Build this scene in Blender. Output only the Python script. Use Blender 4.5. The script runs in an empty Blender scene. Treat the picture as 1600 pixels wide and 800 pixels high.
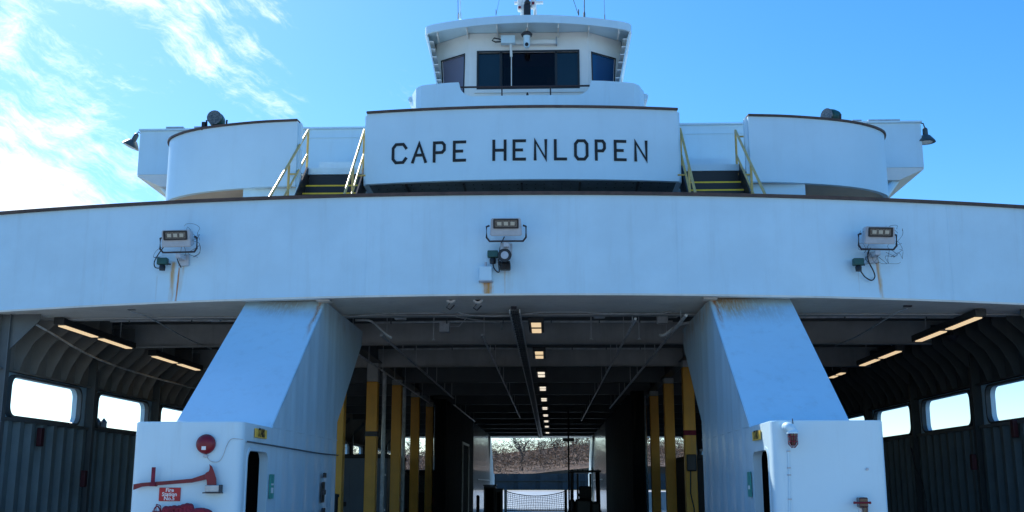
import bpy, bmesh, math, random
from math import sin, cos, tan, pi, radians, atan2, asin, acos, sqrt
from mathutils import Vector, Matrix
random.seed(7)
S = bpy.context.scene
C = S.collection

# ------------------------------------------------------------------ camera, sky, sun
FPX, VX, VY = 1700.0, 858.0, 758.0
c = Vector(((VX-800)/FPX, (400-VY)/FPX, 1.0)).normalized()
yaw = asin(c.x); RV = Vector((cos(yaw), sin(yaw), 0))
pit = acos(c.z/cos(yaw))
FV = Vector((-sin(yaw)*cos(pit), cos(yaw)*cos(pit), sin(pit)))
UV = RV.cross(FV)
cam = bpy.data.cameras.new('camera'); camo = bpy.data.objects.new('camera', cam); C.objects.link(camo)
cam.sensor_width = 36; cam.lens = 36*FPX/1600; cam.clip_start = .1; cam.clip_end = 6000
camo.matrix_world = Matrix(((RV.x, UV.x, -FV.x, 0), (RV.y, UV.y, -FV.y, 0), (RV.z, UV.z, -FV.z, 0), (0, 0, 0, 1)))
S.camera = camo
def at(x, y, X=None, Y=None, Z=None):
    d = FV*FPX + RV*(x-800) + UV*(400-y)
    t = X/d.x if X is not None else Y/d.y if Y is not None else Z/d.z
    return d*t

SUN_AZ, SUN_EL = radians(-40), radians(43)         # behind the ship, to the left
W = bpy.data.worlds.new("World"); S.world = W; W.use_nodes = True
nt = W.node_tree; nt.nodes.clear()
def N(t, kind, **kw):
    n = t.nodes.new(kind)
    for k, v in kw.items():
        if k.startswith('i_'):
            n.inputs[int(k[2:]) if k[2:].isdigit() else k[2:].replace('_', ' ')].default_value = v
        else: setattr(n, k, v)
    return n
def mth(t, op, a, b=None, c=None, clamp=False):
    n = t.nodes.new('ShaderNodeMath'); n.operation = op; n.use_clamp = clamp
    for i, v in enumerate((a, b, c)):
        if v is None: continue
        if isinstance(v, (int, float)): n.inputs[i].default_value = v
        else: t.links.new(v, n.inputs[i])
    return n.outputs[0]
def mixc(t, fac, a, b, mode='MIX'):
    n = t.nodes.new('ShaderNodeMix'); n.data_type = 'RGBA'; n.blend_type = mode
    for i, v in ((0, fac), (6, a), (7, b)):
        if isinstance(v, (int, float)): n.inputs[i].default_value = v
        elif isinstance(v, (tuple, list)): n.inputs[i].default_value = (*v[:3], 1)
        else: t.links.new(v, n.inputs[i])
    return n.outputs[2]
def ramp(t, v, lo, hi):
    n = t.nodes.new('ShaderNodeMapRange'); n.interpolation_type = 'SMOOTHSTEP'
    t.links.new(v, n.inputs[0]); n.inputs[1].default_value = lo; n.inputs[2].default_value = hi
    return n.outputs[0]

sky = N(nt, 'ShaderNodeTexSky', sky_type='NISHITA', sun_disc=False, sun_elevation=SUN_EL,
        sun_rotation=SUN_AZ, altitude=10, air_density=1.0, dust_density=0.45, ozone_density=3.5)
SKY_STR = 0.14
# banks of cirrus: centre (u, w), half sizes, tilt, density
CLOUDS = ((-.56, .285, .32, .13, -14, 1.0), (-.50, .40, .17, .085, -25, .50), (-.58, .45, .14, .08, 10, .18), (-.37, .445, .24, .09, -38, .34), (-.40, .49, .22, .05, -8, .36),
          (-.30, .38, .18, .07, -45, .2), (-1.0, .5, .4, .3, 0, .5), (-.148, .372, .05, .07, 0, .22), (-.262, .47, .04, .07, 0, .2), (1.3, .5, .4, .1, 20, .4), (-.8, .15, .7, .12, 0, .7))
tc = N(nt, 'ShaderNodeTexCoord')
sep = N(nt, 'ShaderNodeSeparateXYZ'); nt.links.new(tc.outputs['Generated'], sep.inputs[0])
dx, dy, dz = sep.outputs
# cirrus: u = dx/dy, w = dz/dy, wispy streaks running down to the right, thickest low in the west (left)
dyc = mth(nt, 'MAXIMUM', dy, .12)
u_ = mth(nt, 'DIVIDE', dx, dyc); w_ = mth(nt, 'DIVIDE', dz, dyc)
comb = N(nt, 'ShaderNodeCombineXYZ'); nt.links.new(u_, comb.inputs[0]); nt.links.new(w_, comb.inputs[1])
wp = N(nt, 'ShaderNodeTexNoise', i_Scale=5.0, i_Detail=4.0, i_Roughness=.55); nt.links.new(comb.outputs[0], wp.inputs[0])
wv = N(nt, 'ShaderNodeVectorMath', operation='MULTIPLY_ADD'); nt.links.new(wp.outputs['Color'], wv.inputs[0]); wv.inputs[1].default_value = (.10, .10, 0); nt.links.new(comb.outputs[0], wv.inputs[2])
def streak(rot, sx, sy, sc, det=9.0, rough=.62):
    a_ = N(nt, 'ShaderNodeMapping'); nt.links.new(wv.outputs[0], a_.inputs[0]); a_.inputs['Rotation'].default_value = (0, 0, radians(rot))
    b_ = N(nt, 'ShaderNodeMapping'); nt.links.new(a_.outputs[0], b_.inputs[0]); b_.inputs['Scale'].default_value = (sx, sy, 1)
    n_ = N(nt, 'ShaderNodeTexNoise', i_Scale=sc, i_Detail=det, i_Roughness=rough); nt.links.new(b_.outputs[0], n_.inputs[0]); return n_.outputs[0]
s1 = streak(38, 1.0, 4.5, 6.0, 12.0, .68); s2 = streak(18, 1.5, 3.0, 9.0, 12.0, .72)
def blob(u0, w0, ru, rw, rot, amp):
    a_ = N(nt, 'ShaderNodeMapping', vector_type='TEXTURE'); nt.links.new(comb.outputs[0], a_.inputs[0])
    a_.inputs['Location'].default_value = (u0, w0, 0); a_.inputs['Rotation'].default_value = (0, 0, radians(rot)); a_.inputs['Scale'].default_value = (ru, rw, 1)
    l_ = N(nt, 'ShaderNodeVectorMath', operation='LENGTH'); nt.links.new(a_.outputs[0], l_.inputs[0])
    return mth(nt, 'MULTIPLY', ramp(nt, l_.outputs['Value'], 1.0, .0), amp)
bias = None
for bb in CLOUDS:
    g = blob(*bb); bias = g if bias is None else mth(nt, 'ADD', bias, g)
v = mth(nt, 'ADD', mth(nt, 'ADD', mth(nt, 'MULTIPLY_ADD', s1, 2.0, -1.0), mth(nt, 'MULTIPLY_ADD', s2, 1.5, -.75)), bias)
cl = mth(nt, 'MULTIPLY', ramp(nt, v, .22, 1.05), mth(nt, 'MULTIPLY', ramp(nt, bias, .02, .24), .95))
cl = mth(nt, 'MULTIPLY', cl, ramp(nt, dy, .1, .35))
hsv = N(nt, 'ShaderNodeHueSaturation', i_Saturation=1.25, i_Value=1.0)
nt.links.new(mixc(nt, 1.0, sky.outputs[0], (.88, .98, 1.07), 'MULTIPLY'), hsv.inputs['Color'])
skyc = mixc(nt, cl, hsv.outputs[0], (7.0, 7.6, 8.1))
bg = N(nt, 'ShaderNodeBackground', i_Strength=SKY_STR); nt.links.new(skyc, bg.inputs[0])
out = N(nt, 'ShaderNodeOutputWorld'); nt.links.new(bg.outputs[0], out.inputs[0])

sl = bpy.data.lights.new('sun', 'SUN'); sl.energy = 4.2; sl.angle = radians(.55); sl.color = (1, .94, .84)
so = bpy.data.objects.new('sun', sl); C.objects.link(so)
sd = Vector((sin(SUN_AZ)*cos(SUN_EL), cos(SUN_AZ)*cos(SUN_EL), sin(SUN_EL)))
so.rotation_euler = sd.to_track_quat('Z', 'Y').to_euler()
S.view_settings.view_transform = 'Standard'; S.view_settings.look = 'None'
S.view_settings.exposure = 0.58; S.view_settings.gamma = 1
S.render.engine = 'CYCLES'
S.render.resolution_x = 1024; S.render.resolution_y = 512

# ------------------------------------------------------------------ materials
def material(name, base, rough=.5, metal=0, noise=.0, nscale=2.0, bump=0, bscale=6.0, grime=0, grime_col=(.16, .14, .11),
             streaks=(), spec=.5, emit=None, coat=0, ribs=None, uv='Object', speck=0, speck_col=(.3, .12, .04)):
    m = bpy.data.materials.new(name); m.use_nodes = True; t = m.node_tree
    p = t.nodes['Principled BSDF']
    p.inputs['Roughness'].default_value = rough; p.inputs['Metallic'].default_value = metal
    p.inputs['Specular IOR Level'].default_value = spec; p.inputs['Coat Weight'].default_value = coat
    tc = N(t, 'ShaderNodeTexCoord'); co = tc.outputs[uv]
    col = None
    sp = N(t, 'ShaderNodeSeparateXYZ'); t.links.new(co, sp.inputs[0])
    X, Y, Z = sp.outputs
    col = N(t, 'ShaderNodeRGB'); col.outputs[0].default_value = (*base, 1); col = col.outputs[0]
    if noise:
        n = N(t, 'ShaderNodeTexNoise', i_Scale=nscale, i_Detail=6.0, i_Roughness=.6); t.links.new(co, n.inputs[0])
        f = ramp(t, n.outputs[0], .3, .7)
        col = mixc(t, f, tuple(b*(1-noise) for b in base), tuple(min(1, b*(1+noise)) for b in base))
    if grime:
        mpn = N(t, 'ShaderNodeMapping'); t.links.new(co, mpn.inputs[0]); mpn.inputs['Scale'].default_value = (3.0, 3.0, .28)
        n = N(t, 'ShaderNodeTexNoise', i_Scale=1.6, i_Detail=6.0, i_Roughness=.65); t.links.new(mpn.outputs[0], n.inputs[0])
        col = mixc(t, mth(t, 'MULTIPLY', ramp(t, n.outputs[0], .48, .85), grime), col, grime_col)
    if speck:
        n = N(t, 'ShaderNodeTexNoise', i_Scale=5.0, i_Detail=8.0, i_Roughness=.75); t.links.new(co, n.inputs[0])
        col = mixc(t, mth(t, 'MULTIPLY', ramp(t, n.outputs[0], .64, .72), speck), col, speck_col)
    for (x0, w, zt, zb, st, drift, rc) in streaks:
        nn = N(t, 'ShaderNodeTexNoise', i_Scale=1.0, i_Detail=4.0, i_Roughness=.7)
        mpn = N(t, 'ShaderNodeMapping'); t.links.new(co, mpn.inputs[0]); mpn.inputs['Scale'].default_value = (38, 5, 1.6)
        t.links.new(mpn.outputs[0], nn.inputs[0])
        xs = mth(t, 'ADD', X, mth(t, 'MULTIPLY', mth(t, 'SUBTRACT', Z, zt), drift))
        wn_ = N(t, 'ShaderNodeTexNoise', i_Scale=3.0, i_Detail=3.0); t.links.new(co, wn_.inputs[0])
        xs = mth(t, 'ADD', xs, mth(t, 'MULTIPLY_ADD', wn_.outputs[0], w*1.6, -w*.8))
        d = mth(t, 'ABSOLUTE', mth(t, 'SUBTRACT', xs, x0))
        f = ramp(t, d, w, 0)
        f = mth(t, 'MULTIPLY', f, ramp(t, Z, zt+.02, zt-.04))
        f = mth(t, 'MULTIPLY', f, ramp(t, Z, zb-.1, zb+(zt-zb)*.55))
        f = mth(t, 'MULTIPLY', f, mth(t, 'MULTIPLY', ramp(t, nn.outputs[0], .25, .62), st), clamp=True)
        col = mixc(t, f, col, rc)
    t.links.new(col, p.inputs['Base Color'])
    if bump or ribs:
        h = None
        if bump:
            n = N(t, 'ShaderNodeTexNoise', i_Scale=bscale, i_Detail=4.0, i_Roughness=.5); t.links.new(co, n.inputs[0]); h = n.outputs[0]
        b = N(t, 'ShaderNodeBump', i_Strength=1.0, i_Distance=bump or .01); t.links.new(h, b.inputs['Height'])
        t.links.new(b.outputs[0], p.inputs['Normal'])
    if emit:
        p.inputs['Emission Color'].default_value = (*emit[:3], 1); p.inputs['Emission Strength'].default_value = emit[3]
    return m
RX = (-6.56, 5.66)
RUST = (.50, .17, .02); RUSTL = (.62, .34, .08); GREY = (.42, .40, .36)
WB = (.60, .81, .92)
M = {}
M['white'] = material('white ship paint', WB, .36, noise=.035, nscale=.7, bump=.012, bscale=.9, grime=.10)
M['band'] = material('white bow paint with rust runs', WB, .34, noise=.05, nscale=.9, bump=.022, bscale=.9, grime=.13, streaks=(
    (RX[0], .07, 3.84, 2.9, 1.1, -.03, RUSTL), (RX[0]+.12, .035, 3.74, 2.9, 1.3, -.06, RUST), (RX[0]+.20, .06, 3.86, 3.2, .6, -.10, RUSTL), (RX[0]-.30, .025, 3.6, 3.1, .35, 0, GREY),
    (-1.02, .10, 3.45, 2.8, 1.5, 0, RUST), (-1.02, .11, 3.45, 2.8, .8, 0, RUSTL), (-.66, .14, 3.8, 3.0, .4, 0, (.5, .5, .46)), (-.72, .02, 3.6, 3.0, .4, 0, RUSTL),
    (RX[1], .05, 3.85, 2.9, 1.0, .06, RUSTL), (RX[1]-.02, .02, 3.85, 3.2, 1.1, .05, RUST), (RX[1]-.35, .015, 3.6, 3.2, .5, 0, GREY)))
M['pylon'] = material('white pylon paint', WB, .26, noise=.03, nscale=.6, bump=.035, bscale=.55, grime=.16, streaks=(
    (-3.95, .06, 3.2, 2.3, .9, 0, RUST), (-4.5, .8, 3.2, 2.8, .7, 0, GREY), (3.1, .5, 3.2, 2.7, .9, 0, RUSTL), (3.6, .8, 3.2, 2.6, .5, 0, GREY), (2.86, .06, 3.2, 2.5, .9, 0, RUST)))
M['name'] = material('white name board paint', WB, .36, noise=.03, nscale=.8, bump=.010, bscale=.9, grime=.06)
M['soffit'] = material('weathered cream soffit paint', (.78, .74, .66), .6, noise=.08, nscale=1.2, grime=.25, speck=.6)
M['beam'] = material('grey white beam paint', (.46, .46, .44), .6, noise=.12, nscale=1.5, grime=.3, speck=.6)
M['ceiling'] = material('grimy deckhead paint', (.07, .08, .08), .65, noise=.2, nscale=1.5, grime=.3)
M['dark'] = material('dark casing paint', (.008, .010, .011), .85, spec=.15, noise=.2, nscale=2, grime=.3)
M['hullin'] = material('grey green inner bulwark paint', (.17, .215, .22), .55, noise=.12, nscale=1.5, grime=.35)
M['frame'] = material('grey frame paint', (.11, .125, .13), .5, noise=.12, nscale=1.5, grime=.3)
M['frame_shaded'] = material('shaded frame paint', (.045, .055, .058), .6, noise=.12, nscale=1.5, grime=.3)  # frame paint darkened: shade of the right side put into the colour
M['hullin_shaded'] = material('shaded grey green inner bulwark paint', (.085, .11, .112), .55, noise=.12, nscale=1.5, grime=.35)  # bulwark paint with the right side's shade put into its colour
M['bracketpaint'] = material('brownish grey bracket paint', (.25, .24, .22), .6, noise=.12, nscale=1.5, grime=.35)
M['darkred'] = material('dark red box paint', (.06, .007, .012), .6, noise=.2)
M['hullout'] = material('white outer hull paint', WB, .4, noise=.04, grime=.2)
M['rail'] = material('brown weathered rail cap', (.085, .045, .032), .55, noise=.3, nscale=5, speck=.5, speck_col=(.2, .18, .16))
M['yellow'] = material('yellow post paint', (.82, .38, .03), .45, noise=.08, nscale=1.5, grime=.3, speck=.5)
M['yrail'] = material('yellow handrail paint', (.62, .42, .12), .4, noise=.15, nscale=6)
M['nose'] = material('yellow step nosing', (.98, .62, .03), .5, noise=.1, nscale=6)
M['under'] = material('slate grey underside', (.10, .135, .145), .55, noise=.3, nscale=2, speck=.6)
M['decklight'] = material('pale worn deck paint', (.60, .57, .52), .8, noise=.1)
M['tan'] = material('tan paint and bounce tint', (.70, .58, .46), .6, noise=.06, grime=.1)  # on the wing undersides this tan is warm sun bounce put into the paint
M['black'] = material('black paint', (.012, .012, .014), .45, noise=.2)
M['letter'] = material('black lettering', (.006, .006, .008), .55)
M['red'] = material('red enamel', (.20, .006, .016), .4, noise=.12, nscale=6)
M['maroon'] = material('maroon fabric', (.19, .012, .035), .8, noise=.25, nscale=12, bump=.01, bscale=30)
M['sign'] = material('red sign', (.50, .02, .025), .5)
M['signw'] = material('white sign print', (.85, .85, .85), .5)
M['signy'] = material('orange yellow sign', (.88, .52, .08), .5, noise=.1, nscale=8)
M['signg'] = material('faded green sign', (.06, .36, .30), .5, noise=.2, nscale=8)
M['wood'] = material('dark red axe handle', (.17, .008, .014), .45, noise=.2, nscale=8)
M['galv'] = material('galvanised metal', (.42, .44, .46), .4, metal=.6, noise=.15, nscale=9)
M['lampbody'] = material('pale grey floodlight housing', (.48, .51, .55), .5, noise=.1, nscale=6, speck=.3)
M['brace'] = material('dark steel bracket', (.035, .035, .045), .45, metal=.3, noise=.2)
M['green'] = material('dark green casting', (.015, .085, .075), .45, noise=.2, nscale=6)
M['shade'] = material('grey green lamp shade', (.07, .09, .09), .4, metal=.3, noise=.2)
M['wire'] = material('black cable', (.015, .015, .018), .6)
M['wirew'] = material('pale painted cable', (.42, .43, .42), .6, noise=.2, nscale=8)
M['pipe'] = material('painted pipe', (.6, .62, .62), .4, noise=.2, nscale=5)
M['floodglass'] = material('floodlight glass', (.10, .10, .09), .08, noise=.6, nscale=30, spec=.8)
M['reflector'] = material('floodlight reflector', (.50, .47, .38), .35, metal=.2)
M['lens'] = material('lit warm lens', (.8, .6, .35), .5, emit=(1.0, .74, .44, .55))
M['lens2'] = material('lit cool lens', (.8, .8, .7), .5, emit=(1.0, .88, .70, .65))
M['fixture'] = material('dark fixture housing', (.03, .032, .034), .5)
M['deckpaint'] = material('dark deck coating', (.035, .04, .04), .55, noise=.3, nscale=1.5, grime=.2)
M['concrete'] = material('pale concrete', (.28, .30, .31), .85, noise=.15, nscale=.7, bump=.01, bscale=12)
M['quay'] = material('dark asphalt quay', (.32, .31, .285), .9, noise=.2, nscale=.8, bump=.01, bscale=20)
M['apron'] = material('pale ramp surface', (.30, .36, .40), .7, noise=.1, nscale=.6)
M['grass'] = material('dry grass ground', (.13, .13, .05), .9, noise=.4, nscale=.3)
M['bank'] = material('brown thicket ground', (.10, .065, .045), .95, noise=.4, nscale=.3)
M['bulk'] = material('dark blue sheet piling', (.008, .024, .042), .6, noise=.3, nscale=.6)
M['twig'] = material('bare brown twigs', (.22, .14, .09), .9, noise=.45, nscale=.4)
M['twig2'] = material('grey bare twigs', (.09, .075, .065), .9, noise=.3, nscale=.6)
M['twig3'] = material('rusty dry leaves', (.27, .16, .09), .9, noise=.3, nscale=.5)
M['truck'] = material('blue grey truck panel', (.085, .12, .155), .45, noise=.1, nscale=1)
M['trim'] = material('black rubber trim', (.01, .01, .012), .6)
M['redl'] = material('red lamp glass', (.045, .004, .008), .12, spec=.8)
M['net'] = material('dark blue netting', (.03, .04, .12), .8)
M['bridgewall'] = material('cream bridge wall paint', (.78, .79, .76), .42, noise=.03, grime=.10)
M['bar'] = material('dark red brown rail', (.035, .02, .02), .5)
m = bpy.data.materials.new('harbour water'); m.use_nodes = True; t = m.node_tree; p = t.nodes['Principled BSDF']
p.inputs['Base Color'].default_value = (.02, .05, .07, 1); p.inputs['Roughness'].default_value = .08
tcn = N(t, 'ShaderNodeTexCoord'); wn = N(t, 'ShaderNodeTexNoise', i_Scale=.8, i_Detail=5.0); t.links.new(tcn.outputs['Object'], wn.inputs[0])
bn = N(t, 'ShaderNodeBump', i_Strength=.5, i_Distance=.12); t.links.new(wn.outputs[0], bn.inputs['Height']); t.links.new(bn.outputs[0], p.inputs['Normal'])
M['water'] = m
def glass(name, tint, refl=.25):
    m = bpy.data.materials.new(name); m.use_nodes = True; t = m.node_tree; t.nodes.clear()
    tr = N(t, 'ShaderNodeBsdfTransparent'); tr.inputs[0].default_value = (*tint, 1)
    gl = N(t, 'ShaderNodeBsdfGlossy', i_Roughness=.02); gl.inputs[0].default_value = (.8, .9, 1, 1)
    lw = N(t, 'ShaderNodeLayerWeight', i_Blend=refl)
    mx = N(t, 'ShaderNodeMixShader'); t.links.new(lw.outputs['Fresnel'], mx.inputs[0]); t.links.new(tr.outputs[0], mx.inputs[1]); t.links.new(gl.outputs[0], mx.inputs[2])
    o = N(t, 'ShaderNodeOutputMaterial'); t.links.new(mx.outputs[0], o.inputs[0]); return m
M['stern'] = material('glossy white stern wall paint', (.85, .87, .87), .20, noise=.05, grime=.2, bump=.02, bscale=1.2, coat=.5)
M['blind'] = material('brown violet blind', (.55, .40, .44), .8, noise=.1)
M['pane'] = glass('dark tinted bridge glass', (.10, .14, .15), .35)
M['paneb'] = material('deep blue bridge glass', (.008, .07, .19), .08, spec=.6)  # flat deep blue pane colour
M['middle'] = glass('dark brown tinted bridge glass', (.30, .26, .27), .22)
M['teal'] = material('teal sky reflection painted on bridge glass', (.006, .013, .018), .06, spec=.6, noise=.3, nscale=2)  # outer panes: sky reflection put into the base colour
M['panel'] = material('lilac grey reflection painted on bridge glass', (.17, .17, .24), .1, spec=.6)  # greyish reflection painted as the pane's own colour

# ------------------------------------------------------------------ helpers
def obj(name, bm, mat, parent=None, smooth=False, loc=None, label=None):
    me = bpy.data.meshes.new(name)
    if isinstance(bm, bmesh.types.BMesh):
        bmesh.ops.recalc_face_normals(bm, faces=bm.faces); bm.to_mesh(me); bm.free()
    else: me = bm
    if mat and not me.materials: me.materials.append(M[mat] if isinstance(mat, str) else mat)
    if smooth:
        for f in me.polygons: f.use_smooth = True
        if smooth != 'all':
            try: me.set_sharp_from_angle(angle=radians(35))
            except Exception: pass
    o = bpy.data.objects.new(name, me); C.objects.link(o)
    if loc is not None: o.location = loc
    if parent is not None:
        o.parent = parent
        if loc is None: o.matrix_parent_inverse = world_of(parent).inverted()
    if label: o['label'] = label
    return o
def world_of(o):
    m = o.matrix_basis.copy()
    if o.parent: m = world_of(o.parent) @ o.matrix_parent_inverse @ m
    return m
def thing(name, label, cat, loc=(0, 0, 0), rz=0, group=None):
    o = bpy.data.objects.new(name, None); C.objects.link(o); o.location = loc; o.rotation_euler = (0, 0, rz)
    o.empty_display_size = .3
    return tag(o, label, cat, group)
def tag(o, label, cat, group=None):
    o['label'] = label; o['category'] = cat
    if group: o['group'] = group
    return o
def copy_tree(o, parent=None):
    n = o.copy(); C.objects.link(n)
    if parent: n.parent = parent
    for ch in list(o.children): copy_tree(ch, n)
    return n
def B(): return bmesh.new()
def box(bm, x0, x1, y0, y1, z0, z1, bev=0):
    vs = [bm.verts.new((x, y, z)) for x in (x0, x1) for y in (y0, y1) for z in (z0, z1)]
    q = [(0, 1, 3, 2), (4, 6, 7, 5), (0, 4, 5, 1), (2, 3, 7, 6), (0, 2, 6, 4), (1, 5, 7, 3)]
    fs = [bm.faces.new([vs[i] for i in f]) for f in q]
    if bev: bmesh.ops.bevel(bm, geom=list({e for f in fs for e in f.edges}), offset=bev, segments=2, affect='EDGES', profile=.5)
    return bm
def obox(bm, a, b, w, h, up=Vector((0, 0, 1))):
    """bar of section w x h from a to b"""
    a = Vector(a); b = Vector(b); d = (b-a).normalized()
    s = d.cross(up)
    if s.length < 1e-4: s = d.cross(Vector((0, 1, 0)))
    s.normalize(); u = s.cross(d)
    vs = [bm.verts.new(p + s*sx*w/2 + u*su*h/2) for p in (a, b) for sx, su in ((-1, -1), (1, -1), (1, 1), (-1, 1))]
    for f in ((0, 1, 2, 3), (7, 6, 5, 4), (0, 4, 5, 1), (1, 5, 6, 2), (2, 6, 7, 3), (3, 7, 4, 0)): bm.faces.new([vs[i] for i in f])
    return bm
def tube(bm, pts, r, n=8, closed=False):
    pts = [Vector(p) for p in pts]; rings = []
    ref = Vector((0, 0, 1))
    for i, p in enumerate(pts):
        if closed: d = pts[(i+1) % len(pts)] - pts[i-1]
        elif i == 0: d = pts[1]-p
        elif i == len(pts)-1: d = p-pts[-2]
        else: d = (pts[i+1]-p).normalized()+(p-pts[i-1]).normalized()
        d.normalize(); s = d.cross(ref)
        if s.length < .05: s = d.cross(Vector((0, 1, 0)))
        s.normalize(); u = s.cross(d)
        rr = r[i] if isinstance(r, (list, tuple)) else r
        rings.append([bm.verts.new(p + (s*cos(2*pi*k/n)+u*sin(2*pi*k/n))*rr) for k in range(n)])
    m = len(rings)
    for i in range(m if closed else m-1):
        a, b = rings[i], rings[(i+1) % m]
        for k in range(n): bm.faces.new((a[k], a[(k+1) % n], b[(k+1) % n], b[k]))
    if not closed: bm.faces.new(rings[0]); bm.faces.new(rings[-1])
    return bm
def lathe(bm, prof, origin=(0, 0, 0), axis='z', n=20):
    rings = []
    for r, h in prof:
        ring = []
        for k in range(n):
            a = 2*pi*k/n; x, y = r*cos(a), r*sin(a)
            p = (x, y, h) if axis == 'z' else (x, h, y) if axis == 'y' else (h, x, y)
            ring.append(bm.verts.new(Vector(p)+Vector(origin)))
        rings.append(ring)
    for a, b in zip(rings, rings[1:]):
        for k in range(n): bm.faces.new((a[k], a[(k+1) % n], b[(k+1) % n], b[k]))
    bm.faces.new(rings[0]); bm.faces.new(rings[-1]); return bm
def prism(bm, poly, f0, f1):
    """poly of 2-D points, f0/f1 map (u,v)->3-D for both ends"""
    a = [bm.verts.new(f0(*p)) for p in poly]; b = [bm.verts.new(f1(*p)) for p in poly]
    bm.faces.new(a); bm.faces.new(b[::-1]); n = len(poly)
    for i in range(n): bm.faces.new((a[i], b[i], b[(i+1) % n], a[(i+1) % n]))
    return bm
def plate(bm, outer, holes, f0, f1):
    """plate with holes between the surfaces f0 and f1"""
    def side(f):
        loops = []
        es = []
        for L in [outer]+holes:
            vs = [bm.verts.new(f(*p)) for p in L]; loops.append(vs)
            es += [bm.edges.new((vs[i], vs[(i+1) % len(vs)])) for i in range(len(vs))]
        bmesh.ops.triangle_fill(bm, use_beauty=True, use_dissolve=False, edges=es)
        return loops
    A, Bb = side(f0), side(f1)
    for la, lb in zip(A, Bb):
        n = len(la)
        for i in range(n): bm.faces.new((la[i], lb[i], lb[(i+1) % n], la[(i+1) % n]))
    return bm
def rrect(x0, x1, z0, z1, r, n=5):
    out = []
    for cx, cz, a0 in ((x1-r, z1-r, 0), (x0+r, z1-r, 90), (x0+r, z0+r, 180), (x1-r, z0+r, 270)):
        for k in range(n+1):
            a = radians(a0+90*k/n); out.append((cx+r*cos(a), cz+r*sin(a)))
    return out
def strip(bm, path, z0, z1, t, offs=0):
    """curved wall along plan path; z0,z1 numbers or lists; thickness t towards +Y-ish normal"""
    n = len(path); P = [Vector((p[0], p[1], 0)) for p in path]
    Z0 = z0 if isinstance(z0, (list, tuple)) else [z0]*n; Z1 = z1 if isinstance(z1, (list, tuple)) else [z1]*n
    rows = []
    for i in range(n):
        d = (P[min(i+1, n-1)]-P[max(i-1, 0)]).normalized(); nm = Vector((-d.y, d.x, 0))
        a = P[i]+nm*offs; b = P[i]+nm*(offs+t)
        rows.append([bm.verts.new((a.x, a.y, Z0[i])), bm.verts.new((a.x, a.y, Z1[i])), bm.verts.new((b.x, b.y, Z1[i])), bm.verts.new((b.x, b.y, Z0[i]))])
    for a, b in zip(rows, rows[1:]):
        for k in range(4): bm.faces.new((a[k], a[(k+1) % 4], b[(k+1) % 4], b[k]))
    bm.faces.new(rows[0]); bm.faces.new(rows[-1]); return bm
def deckslab(bm, path, yback, z0, z1):
    """horizontal slab between a plan path (front edge) and a straight back edge"""
    poly = [(p[0], p[1]) for p in path]+[(path[-1][0], yback), (path[0][0], yback)]
    return prism(bm, poly, lambda x, y: Vector((x, y, z0)), lambda x, y: Vector((x, y, z1)))
def smoothpath(pts, k=5):
    """Catmull-Rom"""
    P = [Vector(p) for p in pts]; P = [2*P[0]-P[1]]+P+[2*P[-1]-P[-2]]; out = []
    for i in range(1, len(P)-2):
        for j in range(k):
            t = j/k; a, b, c_, d = P[i-1:i+3]
            out.append(.5*((2*b)+(-a+c_)*t+(2*a-5*b+4*c_-d)*t*t+(-a+3*b-3*c_+d)*t**3))
    out.append(P[-2]); return out
def textmesh(txt, size, align='CENTER', bold=.0, extr=.003, spacing=1.0):
    cu = bpy.data.curves.new('txt', 'FONT'); cu.body = txt; cu.size = size; cu.align_x = align; cu.align_y = 'CENTER'
    cu.extrude = extr; cu.offset = bold; cu.space_line = spacing; cu.resolution_u = 2
    o = bpy.data.objects.new('txt', cu); C.objects.link(o)
    dg = bpy.context.evaluated_depsgraph_get(); me = bpy.data.meshes.new_from_object(o.evaluated_get(dg))
    bpy.data.objects.remove(o); me.materials.clear(); return me
def boolean(o, cutter_bm):
    me = bpy.data.meshes.new('cut'); bmesh.ops.recalc_face_normals(cutter_bm, faces=cutter_bm.faces); cutter_bm.to_mesh(me); cutter_bm.free()
    co = bpy.data.objects.new('cut', me); C.objects.link(co)
    md = o.modifiers.new('b', 'BOOLEAN'); md.object = co; md.operation = 'DIFFERENCE'; md.solver = 'EXACT'
    dg = bpy.context.evaluated_depsgraph_get(); new = bpy.data.meshes.new_from_object(o.evaluated_get(dg))
    o.modifiers.clear(); bpy.data.objects.remove(co); old = o.data; o.data = new; new.name = old.name
    return o

XC = -0.5; ZD = -1.64; ZS = 3.15; ZT = 4.86; HB = 9.75      # centre line, deck, soffit, bulwark top, half beam
XL, XR = XC-HB+.05, XC+HB+.05                                # -10.2 .. 9.3
YS0, YS1 = 18.0, 74.6                                        # bow and stern edges of the deck above
BEAMS = [19.9+4.72*k for k in range(12)]

ferry = thing('ferry', 'white double ended car ferry with open bow and a bridge on top', 'ferry', (XC, 46.3, ZD))

# ------------------------------------------------------------------ setting
bm = B(); box(bm, -1500, 1500, -300, 3000, -8, -3.6); w = obj('water', bm, 'water'); w['kind'] = 'structure'
bm = B(); box(bm, -60, 60, -60, 13.2, -7.5, ZD-.05); w = obj('quay', bm, 'quay'); w['kind'] = 'structure'
bm = B(); box(bm, -1400, 1400, 98, 1600, -7.5, -.62); w = obj('far_ground', bm, 'grass'); w['kind'] = 'structure'
bm = B(); box(bm, -14, 12, 97.5, 128, -7.4, -.58); w = obj('far_road', bm, 'concrete'); w['kind'] = 'structure'
# link span rising from the stern to the far shore
bm = B(); prism(bm, [(79.2, ZD-.3), (79.2, ZD-.02), (97.4, -.585), (97.4, -1.2)], lambda y, z: Vector((-4.6, y, z)), lambda y, z: Vector((3.6, y, z)))
tag(obj('loading_ramp', bm, 'apron'), 'pale loading ramp rising ashore beyond the far end of the car deck', 'ramp')

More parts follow.
